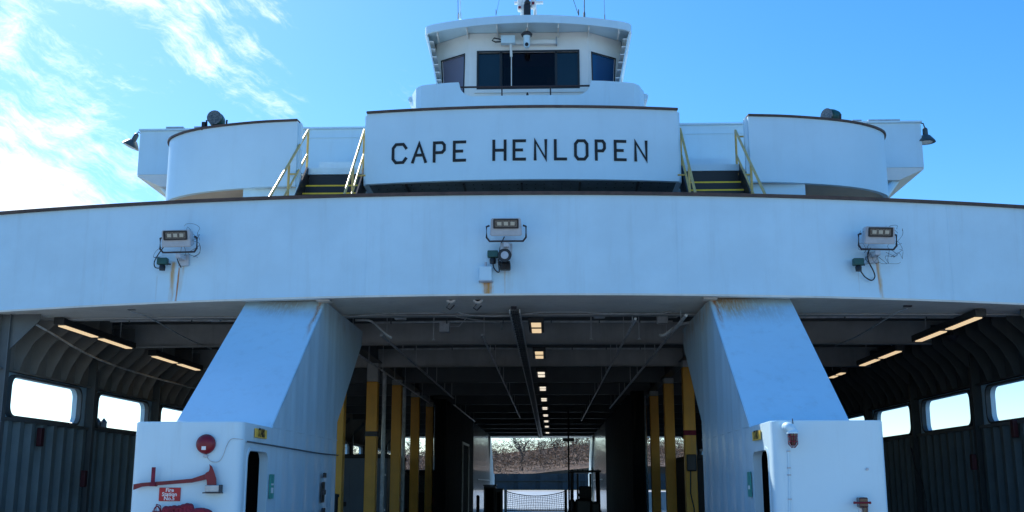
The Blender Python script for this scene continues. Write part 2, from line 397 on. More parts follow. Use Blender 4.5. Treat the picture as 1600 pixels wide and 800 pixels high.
# ------------------------------------------------------------------ ferry: main deck, hull
bm = B(); box(bm, XL, XR, 19.5, 73.2, -5.5, ZD); box(bm, XC-4.9, XC+4.9, 13.25, 19.5, -5.5, ZD); box(bm, XC-4.9, XC+4.9, 73.2, 79.2, -5.5, ZD)
obj('car_deck', bm, 'deckpaint', ferry)

def curveY(x, s=1.3): return YS0 + s*((x-XC)/9.8)**2
def zsof(x): return ZS - .05*((x-XC)/9.8)**2
N_ = 48
path = []
xe = 9.72
for i in range(N_+1):
    x = XC + xe*(-1+2*i/N_); path.append((x, curveY(x)))
# the rounded ends that return along the ship's side
def endpath(sgn):
    out = []; x0 = XC+sgn*xe; y0 = curveY(x0)
    for k in range(1, 7):
        a = radians(15*k); out.append((x0+sgn*.35*sin(a), y0+.08+.55*(1-cos(a))))
    out.append((x0+sgn*.36, 26)); return out
full = endpath(-1)[::-1]+path+endpath(1)
bandz0 = [zsof(p[0]) for p in full]
bandz1 = [ZT-.0045*(p[0]-XC) for p in full]
bm = B(); strip(bm, full, bandz0, bandz1, .12)
band = obj('bow_bulwark', bm, 'band', ferry, smooth=True)
# thin lip plate along the bottom edge
bm = B(); strip(bm, full, [z-.035 for z in bandz0], [z-.002 for z in bandz0], .14, -.015)
obj('bottom_edge_strip', bm, 'soffit', band, smooth=True)
bm = B(); strip(bm, full, [z+.002 for z in bandz1], [z+.05 for z in bandz1], .24, -.06)
obj('rail_cap', bm, 'rail', ferry, smooth=True, label='dark brown rail cap along the bow bulwark')
# plate seams, proud weld beads
for sx in (-7.9, -3.1, 2.2, 7.0):
    bm = B(); y = curveY(sx); box(bm, sx-.006, sx+.006, y-.004, y+.01, zsof(sx)+.01, ZT-.06); obj('weld_seam', bm, 'band', band)
# soffit : flat strip behind the band then the first deep beam
sp = [(p[0], p[1]+.12) for p in path]
bm = B(); n = len(sp)
ys = [min(max(20.1, p[1]+.6), 20.6) for p in sp]
rows = []
for i, p in enumerate(sp):
    z = zsof(p[0])+.012
    rows.append([bm.verts.new((p[0], p[1]-.02, z)), bm.verts.new((p[0], 20.25+.25*((p[0]-XC)/9.8)**2, z)), bm.verts.new((p[0], 20.25+.25*((p[0]-XC)/9.8)**2, z+.08)), bm.verts.new((p[0], p[1]-.02, z+.08))])
for a, b in zip(rows, rows[1:]):
    for k in range(4): bm.faces.new((a[k], a[(k+1) % 4], b[(k+1) % 4], b[k]))
bm.faces.new(rows[0]); bm.faces.new(rows[-1])
obj('bow_soffit', bm, 'soffit', ferry)
bm = B(); box(bm, XL, XR, 73.0, 75.2, ZS+.01, ZS+.1); box(bm, XL-.2, XR+.2, 75.2, 75.35, ZS, ZT); obj('stern_bulwark', bm, 'soffit', ferry)
# deck above the car deck
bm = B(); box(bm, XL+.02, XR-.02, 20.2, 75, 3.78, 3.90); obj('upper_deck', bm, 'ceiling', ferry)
bm = B(); deckslab(bm, [(p[0], p[1]+.13) for p in path], 20.19, 3.78, 3.90); obj('bow_deck', bm, 'decklight', ferry)

# transverse beams (deep webs with a flange) and the light frames between them
def camber(x): return -.05*((x-XC)/9.8)**2
def beam(y, depth, flange, mat, name, x0=XL+.03, x1=XR-.03):
    bm = B(); m = 12
    for i in range(m):
        xa = x0+(x1-x0)*i/m; xb = x0+(x1-x0)*(i+1)/m
        for (ya, yb, da, db) in ((y-.008, y+.008, depth, 0), (y-flange/2, y+flange/2, depth+.02, depth)):
            v = [bm.verts.new(p) for p in ((xa, ya, 3.775-da+camber(xa)), (xb, ya, 3.775-da+camber(xb)), (xb, yb, 3.775-da+camber(xb)), (xa, yb, 3.775-da+camber(xa)),
                                           (xa, ya, 3.775-db+(camber(xa) if db else 0)), (xb, ya, 3.775-db+(camber(xb) if db else 0)), (xb, yb, 3.775-db+(camber(xb) if db else 0)), (xa, yb, 3.775-db+(camber(xa) if db else 0)))]
            for f in ((0, 1, 2, 3), (4, 7, 6, 5), (0, 4, 5, 1), (3, 2, 6, 7)): bm.faces.new([v[k] for k in f])
    return obj(name, bm, mat, ferry)
for i, y in enumerate(BEAMS):
    if i == 0: y = 20.42
    beam(y, .62, .22, 'beam' if i < 3 else 'frame', 'deck_beam')  # front beams paler: daylight near the bow put into the paint
bm = B()
proto_st = None
yy = 20.42
k = 0
while yy < 74:
    for q in range(1, 6):
        y = yy+4.72*q/6
        if y > 73.5: break
        if proto_st is None:
            bm = B(); box(bm, XL+.05, XR-.05, -.006, .006, -.17, 0); box(bm, XL+.05, XR-.05, -.04, .04, -.182, -.171)
            proto_st = obj('deck_stiffener', bm, 'frame', ferry, loc=(0, 0, 0)); st = proto_st
        else:
            st = proto_st.copy(); C.objects.link(st)
        st.matrix_parent_inverse = world_of(ferry).inverted(); st.location = (0, y, 3.775)
    yy += 4.72
# longitudinal girders
for gx in (-4.62, 3.62):
    bm = B(); box(bm, gx-.008, gx+.008, 20.3, 74, 3.25, 3.776); box(bm, gx-.13, gx+.13, 20.3, 74, 3.225, 3.249)
    obj('deck_girder', bm, 'frame', ferry)

# ------------------------------------------------------------------ hull sides with windows, ribs, brackets
WY = [20.25+4.03*k for k in range(-1, 13)]
WZ0, WZ1 = 1.28, 2.0
def hull_side(X, sgn):                    # sgn -1 left, +1 right
    fm, cm = ('bracketpaint', 'hullin') if sgn < 0 else ('frame_shaded', 'hullin_shaded')
    holes = [rrect(y, y+3.1, WZ0, WZ1+.02, .2) for y in WY if 19 < y and y+3.1 < 72.8]
    bm = B(); plate(bm, [(19.6, -5.2), (73.2, -5.2), (73.2, 3.8), (19.6, 3.8)], holes,
                    lambda y, z: Vector((X, y, z)), lambda y, z: Vector((X+sgn*.10, y, z)))
    h = obj('hull_side', bm, 'hullout', ferry)
    bm = B(); x0_, x1_ = sorted((X-sgn*.004, X-sgn*.02)); box(bm, x0_, x1_, 19.62, 73.1, 2.10, 3.76); obj('shell_lining', bm, fm, h)
    bm = B(); x0_, x1_ = sorted((X-sgn*.021, X-sgn*.13)); box(bm, x0_, x1_, 19.62, 73.1, 2.095, 2.125); obj('shell_stringer', bm, fm, h)
    # corrugated bulwark plating, one panel a bay
    for y in WY:
        if y < 19 or y > 71: continue
        bm = B(); pts = []; m = 8; w_ = 3.82/m; y0 = y-.38
        for q in range(m):
            for (a, d) in ((0, 0), (.42, 0), (.58, .11), (.88, .11)): pts.append((y0+(q+a)*w_, d))
        pts.append((y0+3.82, 0))
        lo, hi = [], []
        for (yy_, d) in pts:
            x = X-sgn*(.03+d); lo.append(bm.verts.new((x, yy_, ZD))); hi.append(bm.verts.new((x, yy_, WZ0-.1)))
        for q in range(len(pts)-1): bm.faces.new((lo[q], lo[q+1], hi[q+1], hi[q]))
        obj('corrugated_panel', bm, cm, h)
        bm = B(); box(bm, min(X-sgn*.16, X-sgn*.01), max(X-sgn*.16, X-sgn*.01), y-.4, y+3.45, WZ0-.1, WZ0-.04); obj('window_ledge', bm, 'frame', h)
        # coaming round the window opening
        o_ = rrect(y-.05, y+3.15, WZ0-.036, WZ1+.06, .22); i_ = rrect(y, y+3.1, WZ0+.01, WZ1+.015, .19)
        bm = B(); plate(bm, o_, [i_], lambda a, b: Vector((X-sgn*.005, a, b)), lambda a, b: Vector((X-sgn*.10, a, b))); obj('window_coaming', bm, 'frame' if sgn < 0 else 'frame_shaded', h)
        # web frame
        yw = y-.48
        bm = B(); box(bm, min(X-sgn*.20, X-sgn*.01), max(X-sgn*.20, X-sgn*.01), yw-.012, yw+.012, ZD, 3.15)
        box(bm, min(X-sgn*.22, X-sgn*.201), max(X-sgn*.22, X-sgn*.201), yw-.07, yw+.07, ZD, 3.15)
        prism(bm, [(.21, 2.45), (.75, 3.0), (.75, 3.14), (.21, 3.14)], lambda a, b: Vector((X-sgn*a, yw-.011, b)), lambda a, b: Vector((X-sgn*a, yw+.011, b)))
        obj('web_frame', bm, 'frame' if sgn < 0 else 'frame_shaded', h)
        # sloping brackets under the deck edge
        for q in range(5):
            yb = y+.15+q*.68
            bm = B(); prism(bm, [(.01, 2.13), (.13, 2.13), (.20, 2.35), (.38, 2.68), (.75, 3.02), (.75, 3.5), (.01, 3.5)],
                            lambda a, b: Vector((X-sgn*a, yb-.009, b)), lambda a, b: Vector((X-sgn*a, yb+.009, b)))
            obj('bracket', bm, fm, h)
    return h
hl = hull_side(XL, -1); hr = hull_side(XR, 1)
# fore end close-out plates of the hull sides
for X, sgn in ((XL, -1), (XR, 1)):
    bm = B(); box(bm, min(X, X+sgn*.12), max(X, X+sgn*.12), 15.5, 19.58, -5.2, 1.0); obj('fender_plate', bm, 'hullout', ferry)
# dark red boxes on the inner side plating
def wallbox(x, y, z, h, label, grp=None):
    bm = B(); box(bm, -.05, .05, -.07, .07, -h/2, h/2, .015); o = obj('fire_box', bm, 'darkred', None, loc=(x, y, z)); return tag(o, label, 'box', grp)

# ------------------------------------------------------------------ bow and stern pylons
def pylon(xi, xo, mirror=False):
    prof = [(13.8, ZD), (13.8, .79), (15.25, .79), (18.62, ZS-.006), (22.45, ZS-.006), (22.4, 2.85), (20.02, 1.12), (20.0, ZD)]
    if mirror: prof = [(2*46.3-y, z) for y, z in prof]
    bm = B(); prism(bm, prof, lambda y, z: Vector((xi, y, z)), lambda y, z: Vector((xo, y, z)))
    es = [e for e in bm.edges if abs(e.verts[0].co.y-(13.8 if not mirror else 78.8)) < .01 and abs(e.verts[1].co.y-e.verts[0].co.y) < .01
          and abs(e.verts[0].co.z-e.verts[1].co.z) > 1]
    bmesh.ops.bevel(bm, geom=es, offset=.13, segments=6, affect='EDGES', profile=.5)
    bmesh.ops.bevel(bm, geom=[e for e in bm.edges if len(e.link_faces) == 2 and e.calc_face_angle(0) > .35 and max(v.co.z for v in e.verts) > .5], offset=.012, segments=2, affect='EDGES')
    o = obj('pylon', bm, 'pylon', ferry, smooth=False)
    if not mirror:
        s = -1 if xo < xi else 1
        bmc = B(); box(bmc, min(xi+s*.11, xo-s*.1), max(xi+s*.11, xo-s*.1), 13.95, 17.2, ZD+.02, .7); boolean(o, bmc)
        bmc = B(); prism(bmc, rrect(14.08, 15.10, ZD+.03, .44, .14), lambda y, z: Vector((xi-s*.3, y, z)), lambda y, z: Vector((xi+s*.25, y, z))); boolean(o, bmc)
        # rim round the doorway
        bm = B(); plate(bm, rrect(14.04, 15.14, ZD+.03, .48, .17), [rrect(14.082, 15.098, ZD+.06, .438, .138)],
                        lambda y, z: Vector((xi+s*.004, y, z)), lambda y, z: Vector((xi-s*.008, y, z))); obj('door_rim', bm, 'pylon', o)
        # dark sheets added so the lobby behind the doorway looks unlit
        bm = B(); x0_, x1_ = sorted((xi+s*.62, xi+s*.66)); box(bm, x0_, x1_, 14.0, 17.1, ZD+.03, .69); obj('lobby_shade_sheet', bm, 'dark', o)
        x0_, x1_ = sorted((xi+s*.13, xi+s*.61)); bm = B(); box(bm, x0_, x1_, 15.42, 15.46, ZD+.03, .69); obj('lobby_shade_sheet', bm, 'dark', o)
        # horizontal joint bead on the inner face and vertical shell stiffener marks
        bm = B(); obox(bm, (xi-s*.002, 15.3, .80), (xi-s*.002, 20.02, .80), .012, .02); obj('weld_seam', bm, 'pylon', o)
    for f in o.data.polygons: f.use_smooth = True
    o.data.set_sharp_from_angle(angle=radians(28))
    return o
PXI, PXO, QXI, QXO = -3.87, -5.27, 2.77, 4.17
pl = pylon(PXI, PXO); pr_ = pylon(QXI, QXO); pylon(PXI, PXO, True); pylon(QXI, QXO, True)
# gentle panel swages in the inner faces of the pylons (vertical half-round ribs behind thin plate)
for xi, s, o in ((PXI, 1, pl), (QXI, -1, pr_)):
    for k, y in enumerate((15.9, 16.6, 17.4, 18.1, 18.9, 19.6)):
        top = .79+(y-15.25)*.70
        bm = B(); n = 8; a_, b_ = [], []
        for q in range(n+1):
            t_ = q/n; d = .008*(sin(pi*t_)**2); yy_ = y-.26+.52*t_
            zt_ = min(3.12, .79+(yy_-15.25)*.70-.03)
            a_.append(bm.verts.new((xi+s*(d+.0015), yy_, ZD+.02))); b_.append(bm.verts.new((xi+s*(d+.0015), yy_, zt_)))
        for q in range(n): bm.faces.new((a_[q], a_[q+1], b_[q+1], b_[q]))
        obj('swage', bm, 'pylon', o, smooth='all')
# small gusset where the sloped face meets the soffit
for x, s in ((PXI, -1), (QXI, 1)):
    bm = B(); box(bm, x-.12, x+.12, 18.35, 18.6, ZS-.05, ZS-.008, .01); obj('pad_plate', bm, 'soffit', ferry)

# ------------------------------------------------------------------ casing walls between the lanes
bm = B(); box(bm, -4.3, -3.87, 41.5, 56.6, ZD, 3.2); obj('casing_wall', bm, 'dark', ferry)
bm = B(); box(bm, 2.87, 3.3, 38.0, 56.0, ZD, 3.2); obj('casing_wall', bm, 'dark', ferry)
for xi, s, y0 in ((-3.87, -1, 56.7), (2.87, 1, 56.1)):
    o_ = []
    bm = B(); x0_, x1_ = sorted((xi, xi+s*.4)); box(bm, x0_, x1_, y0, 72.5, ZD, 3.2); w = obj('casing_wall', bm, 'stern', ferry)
    for k in range(14):
        y = y0+.6+k*1.05; bm = B(); box(bm, *sorted((xi-s*.001, xi-s*.004)), y-.05, y+.05, ZD, 3.18); obj('wall_rib', bm, 'stern', w)
    bm = B(); obox(bm, (xi-s*.09, y0+2, .3), (xi-s*.09, 70, .3), .05, .05); obj('wall_rail', bm, 'pipe', w)
# bright frame of a door in the left casing
yA, yB = at(722, 700, X=-3.86).y, at(732, 700, X=-3.86).y
bm = B(); plate(bm, [(yA, -1.6), (yB, -1.6), (yB, 1.9), (yA, 1.9)], [[(yA+.18, -1.5), (yB-.18, -1.5), (yB-.18, 1.8), (yA+.18, 1.8)]],
                lambda y, z: Vector((-3.86, y, z)), lambda y, z: Vector((-3.82, y, z))); obj('door_frame', bm, 'pipe', ferry)

# yellow posts carrying the deck, two rows
def post(x, y, lab):
    zh = 2.72 if (x < 0 and 28 < y < 30.5) else 3.05
    bm = B(); box(bm, x-.15, x+.15, y-.15, y+.15, ZD, zh, .02); o = obj('deck_post', bm, 'yellow', ferry, label=lab)
    bm = B(); box(bm, x-.152, x+.152, y-.152, y+.152, zh+.002, 3.22, .02); obj('post_head', bm, 'beam', o)
    if 28 < y < 30.5: bm = B(); box(bm, x-.156, x+.156, y-.156, y+.156, 1.27, 1.40); obj('post_band', bm, 'maroon' if x > 0 else 'black', o)
    return o
for k in range(6):
    y = 24.2+4.75*k
    post(-4.72, y+.3, 'yellow deck post')
    if k: post(3.68, y, 'yellow deck post')
# slim pipes beside the posts
for x, y in ((-4.75, 31.5), (-4.8, 36.3), (-4.7, 45.5), (3.9, 30.8), (3.5, 40.2)):
    bm = B(); tube(bm, [(x, y, ZD), (x, y, 3.2)], .06, 8); obj('stand_pipe', bm, 'pipe', ferry, smooth=True)
bm = B(); box(bm, 3.55, 3.80, 28.62, 28.74, .35, .78, .03); tube(bm, [(3.64, 28.66, .35), (3.62, 28.66, -.2), (3.7, 28.66, -.6), (3.66, 28.66, -1.6)], .018, 6)
tag(obj('call_box', bm, 'black'), 'small black control box with a dangling cable on the nearest right yellow post', 'control box')

# ------------------------------------------------------------------ upper works
# name board and the deck it guards
NBY = 20.42
def nby(x): return NBY + .26*((x-XC)/3.1)**2
npath = [(XC+3.1*(-1+2*i/24), nby(XC+3.1*(-1+2*i/24))) for i in range(25)]
NZ0, NZ1 = 5.83, 7.29
bm = B(); strip(bm, npath, NZ0, NZ1, .10); nb = obj('name_board', bm, 'name', ferry, smooth=True, label='curved white board with black lettering')
for x in (npath[0][0], npath[-1][0]):
    bm = B(); s = 1 if x > 0 else -1; box(bm, x-.05, x+.05, nby(x)+.1, 24, NZ0, NZ1-.002); obj('side_plate', bm, 'name', nb)
bm = B(); strip(bm, npath, NZ1+.002, NZ1+.042, .24, -.05); obj('rail_cap', bm, 'rail', nb, smooth=True)
bm = B(); deckslab(bm, [(p[0]*1, p[1]+.101) for p in npath], 24.5, NZ0+.02, NZ0+.09); obj('forward_deck', bm, 'under', ferry)
bm = B(); box(bm, XC-2.9, XC+2.9, 22.2, 22.3, 3.9, NZ0+.019); obj('deckhouse_front', bm, 'under', ferry)
for k in range(9):
    x = XC-2.8+.7*k; bm = B(); prism(bm, [(21.6, NZ0+.015), (22.19, NZ0+.015), (22.19, 5.2)], lambda y, z: Vector((x-.015, y, z)), lambda y, z: Vector((x+.015, y, z))); obj('deck_bracket', bm, 'under', ferry)
bm = B()
for r_ in (20.85, 21.15, 21.5):
    for k in range(34):
        x = XC-2.9+k*.176; box(bm, x-.012, x+.012, r_-.012, r_+.012, NZ0+.008, NZ0+.0195)
o = obj('rivet_rows', bm, 'black', nb); o['kind'] = 'stuff'
for k in range(5):
    x = XC-2.3+1.15*k; bm = B(); box(bm, x-.02, x+.02, 20.75, 22.2, NZ0-.012, NZ0+.0195); obj('deck_seam', bm, 'black', nb)
# rivets on the lip
# lettering, stroke by stroke, standing 12 mm proud of the board
ST = .056
GL = {
 'C': [[(.98, .80), (.78, 1), (.22, 1), (0, .80), (0, .20), (.22, 0), (.78, 0), (.98, .20)]],
 'A': [[(0, 0), (.5, 1), (1, 0)], [(.20, .36), (.80, .36)]],
 'P': [[(0, 0), (0, 1), (.78, 1), (1, .86), (1, .60), (.78, .46), (0, .46)]],
 'E': [[(1, 1), (0, 1), (0, 0), (1, 0)], [(0, .5), (.72, .5)]],
 'H': [[(0, 0), (0, 1)], [(1, 0), (1, 1)], [(0, .5), (1, .5)]],
 'N': [[(0, 0), (0, 1), (1, 0), (1, 1)]],
 'L': [[(0, 1), (0, 0), (1, 0)]],
 'O': [[(.22, 0), (.78, 0), (1, .18), (1, .82), (.78, 1), (.22, 1), (0, .82), (0, .18), (.22, 0)]]}
def strokes(bm, lines, fx, d=.014):
    for L in lines:
        P = [Vector((u, v, 0)) for u, v in L]; n = len(P); closed = (P[0]-P[-1]).length < 1e-6
        le, ri = [], []
        for i in range(n):
            if closed: a, b = P[(i-1) % (n-1)], P[(i+1) % (n-1)] if i < n-1 else P[1]
            else: a, b = P[max(i-1, 0)], P[min(i+1, n-1)]
            d1 = (P[i]-a).normalized() if (P[i]-a).length > 1e-6 else (b-P[i]).normalized()
            d2 = (b-P[i]).normalized() if (b-P[i]).length > 1e-6 else d1
            t_ = (d1+d2).normalized(); nn = Vector((-t_.y, t_.x, 0)); k = 1/max(.45, nn.dot(Vector((-d1.y, d1.x, 0))))
            p = P[i]
            if not closed and i == 0: p = p-d1*ST/2
            if not closed and i == n-1: p = p+d1*ST/2
            le.append(p+nn*ST/2*k); ri.append(p-nn*ST/2*k)
        for i in range(n-1):
            q = [le[i], le[i+1], ri[i+1], ri[i]]
            f = [bm.verts.new(fx(v.x, v.y, d)) for v in q]; g = [bm.verts.new(fx(v.x, v.y, 0)) for v in q]
            bm.faces.new(f)
            for k in range(4): bm.faces.new((f[k], f[(k+1) % 4], g[(k+1) % 4], g[k]))
word = [('C', 612, 634), ('A', 643.5, 665), ('P', 677.5, 697), ('E', 709, 729), (' ', 0, 0), ('H', 771, 790), ('E', 802.5, 822.6), ('N', 835.5, 853.5), ('L', 867, 886.6),
        ('O', 898.5, 918), ('P', 931, 947.7), ('E', 961, 980), ('N', 993, 1011.5)]
for ch, a, b in word:
    if ch == ' ': continue
    xa = at(a, 235, Y=20.45).x; xb = at(b, 235, Y=20.45).x; w_ = xb-xa-ST*.3; xa += ST*.15
    ext = ST/2 if ch in 'ELP' else 0
    lines = [[(xa+u*(w_-ext), 6.235+v*.375) for u, v in L] for L in GL[ch]]
    bm = B(); strokes(bm, lines, lambda x, z, d: Vector((x, nby(x)-d-.001, z))); obj('letter', bm, 'letter', nb, label='black letter '+ch)

# wing screens, left and right
def wing(sgn):
    base = [(4.46, 20.52), (5.3, 20.62), (6.3, 20.88), (6.95, 21.2), (7.4, 21.62), (7.56, 22.1), (7.6, 22.8), (7.6, 23.4)]
    pp = [(XC+sgn*x, y) for x, y in base]
    sp_ = [tuple(v) for v in smoothpath([(x, y, 0) for x, y in pp], 4)]
    if sgn < 0: sp_ = sp_[::-1]
    bm = B(); strip(bm, sp_, 5.77, 7.10, .10); w = obj('wing_screen', bm, 'name', ferry, smooth=True)
    bm = B(); strip(bm, sp_, 7.102, 7.14, .22, -.04); obj('rail_cap', bm, 'rail', w, smooth=True)
    # deck plate carrying the screen, warm sun bounce painted tan underneath
    poly = [(p[0], p[1]+.11) for p in sp_]
    bm = B(); prism(bm, [(XC+sgn*x*.995+(0), y+.115) for x, y in base]+[(XC+sgn*4.46, 23.4)], lambda x, y: Vector((x, y, 5.79)), lambda x, y: Vector((x, y, 5.86)))
    obj('wing_deck', bm, 'tan', ferry)
    x0_, x1_ = sorted((XC+sgn*4.46, XC+sgn*5.55)); bm = B(); box(bm, x0_, x1_, 20.75, 20.82, 3.9, 5.785); obj('screen_support', bm, 'white', ferry)
    x0_, x1_ = sorted((XC+sgn*5.56, XC+sgn*7.3)); bm = B(); box(bm, x0_, x1_, 22.1, 22.2, 3.9, 5.785); obj('screen_support', bm, 'tan', ferry)
    # end return towards the stairs
    bm = B(); x = XC+sgn*4.46; box(bm, min(x, x-sgn*.06), max(x, x-sgn*.06), 20.6, 20.75, 3.9, 7.09); obj('return_plate', bm, 'white', w)
    return w
wing(-1); wing(1)

# bridge wings: one long white bulwark crossing the ship
WGY = 23.5
x0w, x1w = -9.30, 8.36
bm = B(); box(bm, x0w, x1w, WGY, WGY+.1, 6.9, 7.93); bw = obj('bridge_wing_bulwark', bm, 'white', ferry)
bm = B(); box(bm, x0w-.02, x1w+.02, WGY-.05, WGY+.16, 7.932, 7.97); obj('top_flange', bm, 'white', bw)
bm = B(); box(bm, x0w+1.2, x1w-1.2, WGY-.02, WGY-.001, 7.72, 7.735); box(bm, XC-4.5, XC+4.5, WGY-.02, WGY-.001, 7.02, 7.03); obj('weld_seam', bm, 'white', bw)
for x, s in ((x0w, 1), (x1w, -1)):
    xa, xb = sorted((x, x+s*.08)); bm = B(); box(bm, xa, xb, WGY+.1, 26.5, 6.9, 7.93); obj('end_plate', bm, 'white', bw)
    # sloping underside with frames
    bm = B(); prism(bm, [(0, 6.9), (0, 6.86), (.55, 6.62), (2.1, 6.62), (2.1, 6.9)], lambda a, b: Vector((x+s*a, WGY+.02, b)), lambda a, b: Vector((x+s*a, 26.4, b))); obj('wing_underside', bm, 'bridgewall', bw)
bm = B(); box(bm, -8.6, 7.6, 23.62, 26.5, 6.86, 6.92); obj('bridge_deck', bm, 'beam', ferry)
bm = B(); tube(bm, [(7.95, 24.0, 6.85), (7.38, 23.3, 6.2), (7.1, 23.0, 5.9)], .09, 10); obj('strut', bm, 'white', ferry, smooth=True)
bm = B(); tube(bm, [(-8.95, 24.0, 6.85), (-8.2, 23.5, 6.1)], .09, 10); obj('strut', bm, 'white', ferry, smooth=True)
bm = B(); box(bm, XC-4.45, XC+4.45, 22.6, 22.7, 5.9, 6.88); obj('deckhouse_front', bm, 'white', ferry)
bm = B(); box(bm, XC-7.0, XC+7.0, 24.6, 70, 3.95, 6.6); obj('deckhouse', bm, 'white', ferry)  # unseen deckhouse block, added to cast shadow
# small plates lying on the wing rail, left and right
for a, b in ((-8.7, -8.3), (-8.05, -7.85)):
    bm = B(); box(bm, a, b, WGY-.04, WGY+.12, 7.972, 8.02); obj('rail_pad', bm, 'galv', bw)
for a, b in ((6.5, 6.75), (6.85, 7.05), (7.2, 7.9)):
    bm = B(); box(bm, a, b, WGY-.04, WGY+.12, 7.972, 8.01); obj('rail_pad', bm, 'galv', bw)

# stairs between name board and wing screens
def stair(sgn):
    xa = XC+sgn*3.2; xb = XC+sgn*4.38; x0_, x1_ = sorted((xa, xb))
    bm = B(); 
    # landing edge
    box(bm, x0_, x1_, 21.3, 22.55, 6.2, 6.27); st = obj('stair', bm, 'frame', ferry)
    bm = B(); box(bm, x0_, x1_, 21.22, 21.29, 6.2, 6.33); obj('landing_edge', bm, 'white', st)
    bm = B(); box(bm, x0_+.03, x1_-.03, 21.24, 21.28, 5.9, 6.195); obj('riser', bm, 'black', st)
    n = 8; 
    for k in range(n):
        y = 21.23-.27*k; z = 5.90-.235*k
        if y < 18.6: break
        bm = B(); box(bm, x0_+.03, x1_-.03, y-.24, y, z-.03, z); tr = obj('stair_tread', bm, 'black', st)
        bm = B(); box(bm, x0_+.03, x1_-.03, y-.262, y-.241, z-.05, z+.004); obj('nosing', bm, 'nose', tr)
        bm = B(); box(bm, x0_+.03, x1_-.03, y-.02, y-.002, z+.002, z+.20); obj('riser', bm, 'black', tr)
    for x in (x0_, x1_):
        bm = B(); prism(bm, [(21.3, 6.32), (21.15, 6.34), (18.9, 4.25), (18.9, 3.92), (21.3, 5.85)], lambda y, z: Vector((x-.015, y, z)), lambda y, z: Vector((x+.015, y, z))); obj('stringer', bm, 'black', st)
    return st
stl = stair(-1); stright = stair(1)
def handrail(st, x, y_top, z_top, y_bot, z_bot, sgn, low=True, label=None):
    bm = B(); a = Vector((x, y_top, z_top)); b = Vector((x, y_bot, z_bot))
    tube(bm, [a, b], .026, 8)
    k = .52
    a2 = a-Vector((0, 0, k)); 
    tube(bm, [a2, b-Vector((0, 0, k))], .022, 8)
    for f in (0., .52, .96):
        p = a.lerp(b, f); tube(bm, [p, p-Vector((0, 0, 1.0))], .024, 8)
    tube(bm, [a.lerp(b, .1), a.lerp(b, .1)+Vector((sgn*.16, 0, 0))], .018, 6)
    tube(bm, [a2.lerp(b-Vector((0, 0, k)), .3), a2.lerp(b-Vector((0, 0, k)), .3)+Vector((sgn*.16, 0, 0))], .018, 6)
    return obj('handrail', bm, 'yrail', st, smooth=True, label=label)
handrail(stl, XC-4.42, 21.3, 7.17, 18.45, 4.95, -1, label='yellow stair handrail')
handrail(stl, XC-3.22, 21.1, 7.10, 18.95, 4.98, 1, label='yellow stair handrail')
handrail(stright, XC+4.36, 21.4, 7.10, 18.6, 4.9, 1, label='yellow stair handrail')
handrail(stright, XC+3.2, 21.1, 7.05, 19.0, 4.95, -1, label='yellow stair handrail')

# ------------------------------------------------------------------ pilothouse bulwark with its cut-out
BC = -.42; BH = 2.6
def bwy(x):
    u = abs(x-BC)/BH
    return 22.55+.15*u*u+(.45*((u-.9)/.1)**2 if u > .9 else 0)
xs = [BC-BH+2*BH*i/40 for i in range(41)]
topz = 8.68; cutz = 8.34; c0, c1 = -1.93, .98
xs = sorted(set([round(x, 4) for x in xs]+[c0+.34*k/8 for k in range(9)]+[c1-.34*k/8 for k in range(9)]+[c0-.02, c1+.02]))
def bwtop(x):
    if x <= c0: return topz-.07*((x-c0)/(BC-BH-c0))**2
    if x >= c1: return topz-.07*((x-c1)/(BC+BH-c1))**2
    d = min(x-c0, c1-x)
    return cutz if d >= .34 else cutz+(topz-cutz)*(1-sqrt(max(0, 1-(1-d/.34)**2)))
bm = B(); strip(bm, [(x, bwy(x)) for x in xs], 7.13, [bwtop(x) for x in xs], .08)
pbw = obj('bridge_front_bulwark', bm, 'white', ferry, label='white bulwark with a scooped cut-out before the bridge windows')
for s in (-1, 1):
    x = BC+s*BH; bm = B(); box(bm, min(x, x-s*.06), max(x, x-s*.06), bwy(x), 25, 7.13, topz-.075); obj('side_plate', bm, 'white', pbw)
    # rolled upper edge
    bm = B(); tube(bm, [(x+s*.03, bwy(x)+.05, topz-.16), (x+s*.03, 24.8, topz-.16)], .07, 10); obj('rolled_edge', bm, 'white', pbw, smooth=True)
bm = B(); tube(bm, [(-1.95, 22.7, 8.60), (1.0, 22.7, 8.60)], .022, 8)
for x in (-.98, .09): tube(bm, [(x, 22.7, 8.60), (x, 22.7, 8.2)], .016, 8)
obj('guard_bar', bm, 'bar', pbw, smooth=True)
bm = B(); lathe(bm, [(.10, 0), (.10, .05), (.04, .09), (.015, .17), (.001, .19)], (-.42, 22.75, 8.3), n=12); tag(obj('bow_marker', bm, 'bar'), 'small dark pointed fitting at the middle of the bridge bulwark cut-out', 'fitting')

# ------------------------------------------------------------------ pilothouse
ph = None
bm = B()
def facet(name, a, b, z0, z1, holes, lean=.0, t=.06, mat='bridgewall', parent=None):
    """wall from plan point a to b, u in metres from a; leans out upwards"""
    A = Vector((a[0], a[1], 0)); Bp = Vector((b[0], b[1], 0)); L = (Bp-A).length; d = (Bp-A)/L; nrm = Vector((-d.y, d.x, 0))
    f = lambda u, z, off=0: A+d*u+nrm*off+Vector((0, 0, z))
    bm = B(); plate(bm, [(0, z0), (L, z0), (L, z1), (0, z1)], holes, lambda u, z: f(u, z), lambda u, z: f(u, z, t))
    return obj(name, bm, mat, parent), f, L
ZP0, ZP1 = 8.0, 10.32
F0, F1 = (-1.78, 23.75), (.96, 23.75)
L0, R0 = (-2.62, 24.35), (1.78, 24.35)
w0, w1, wz0, wz1 = .20, 2.52, 8.97, 9.85
holes = [[(w0, wz0), (w1, wz0), (w1, wz1), (w0, wz1)]]
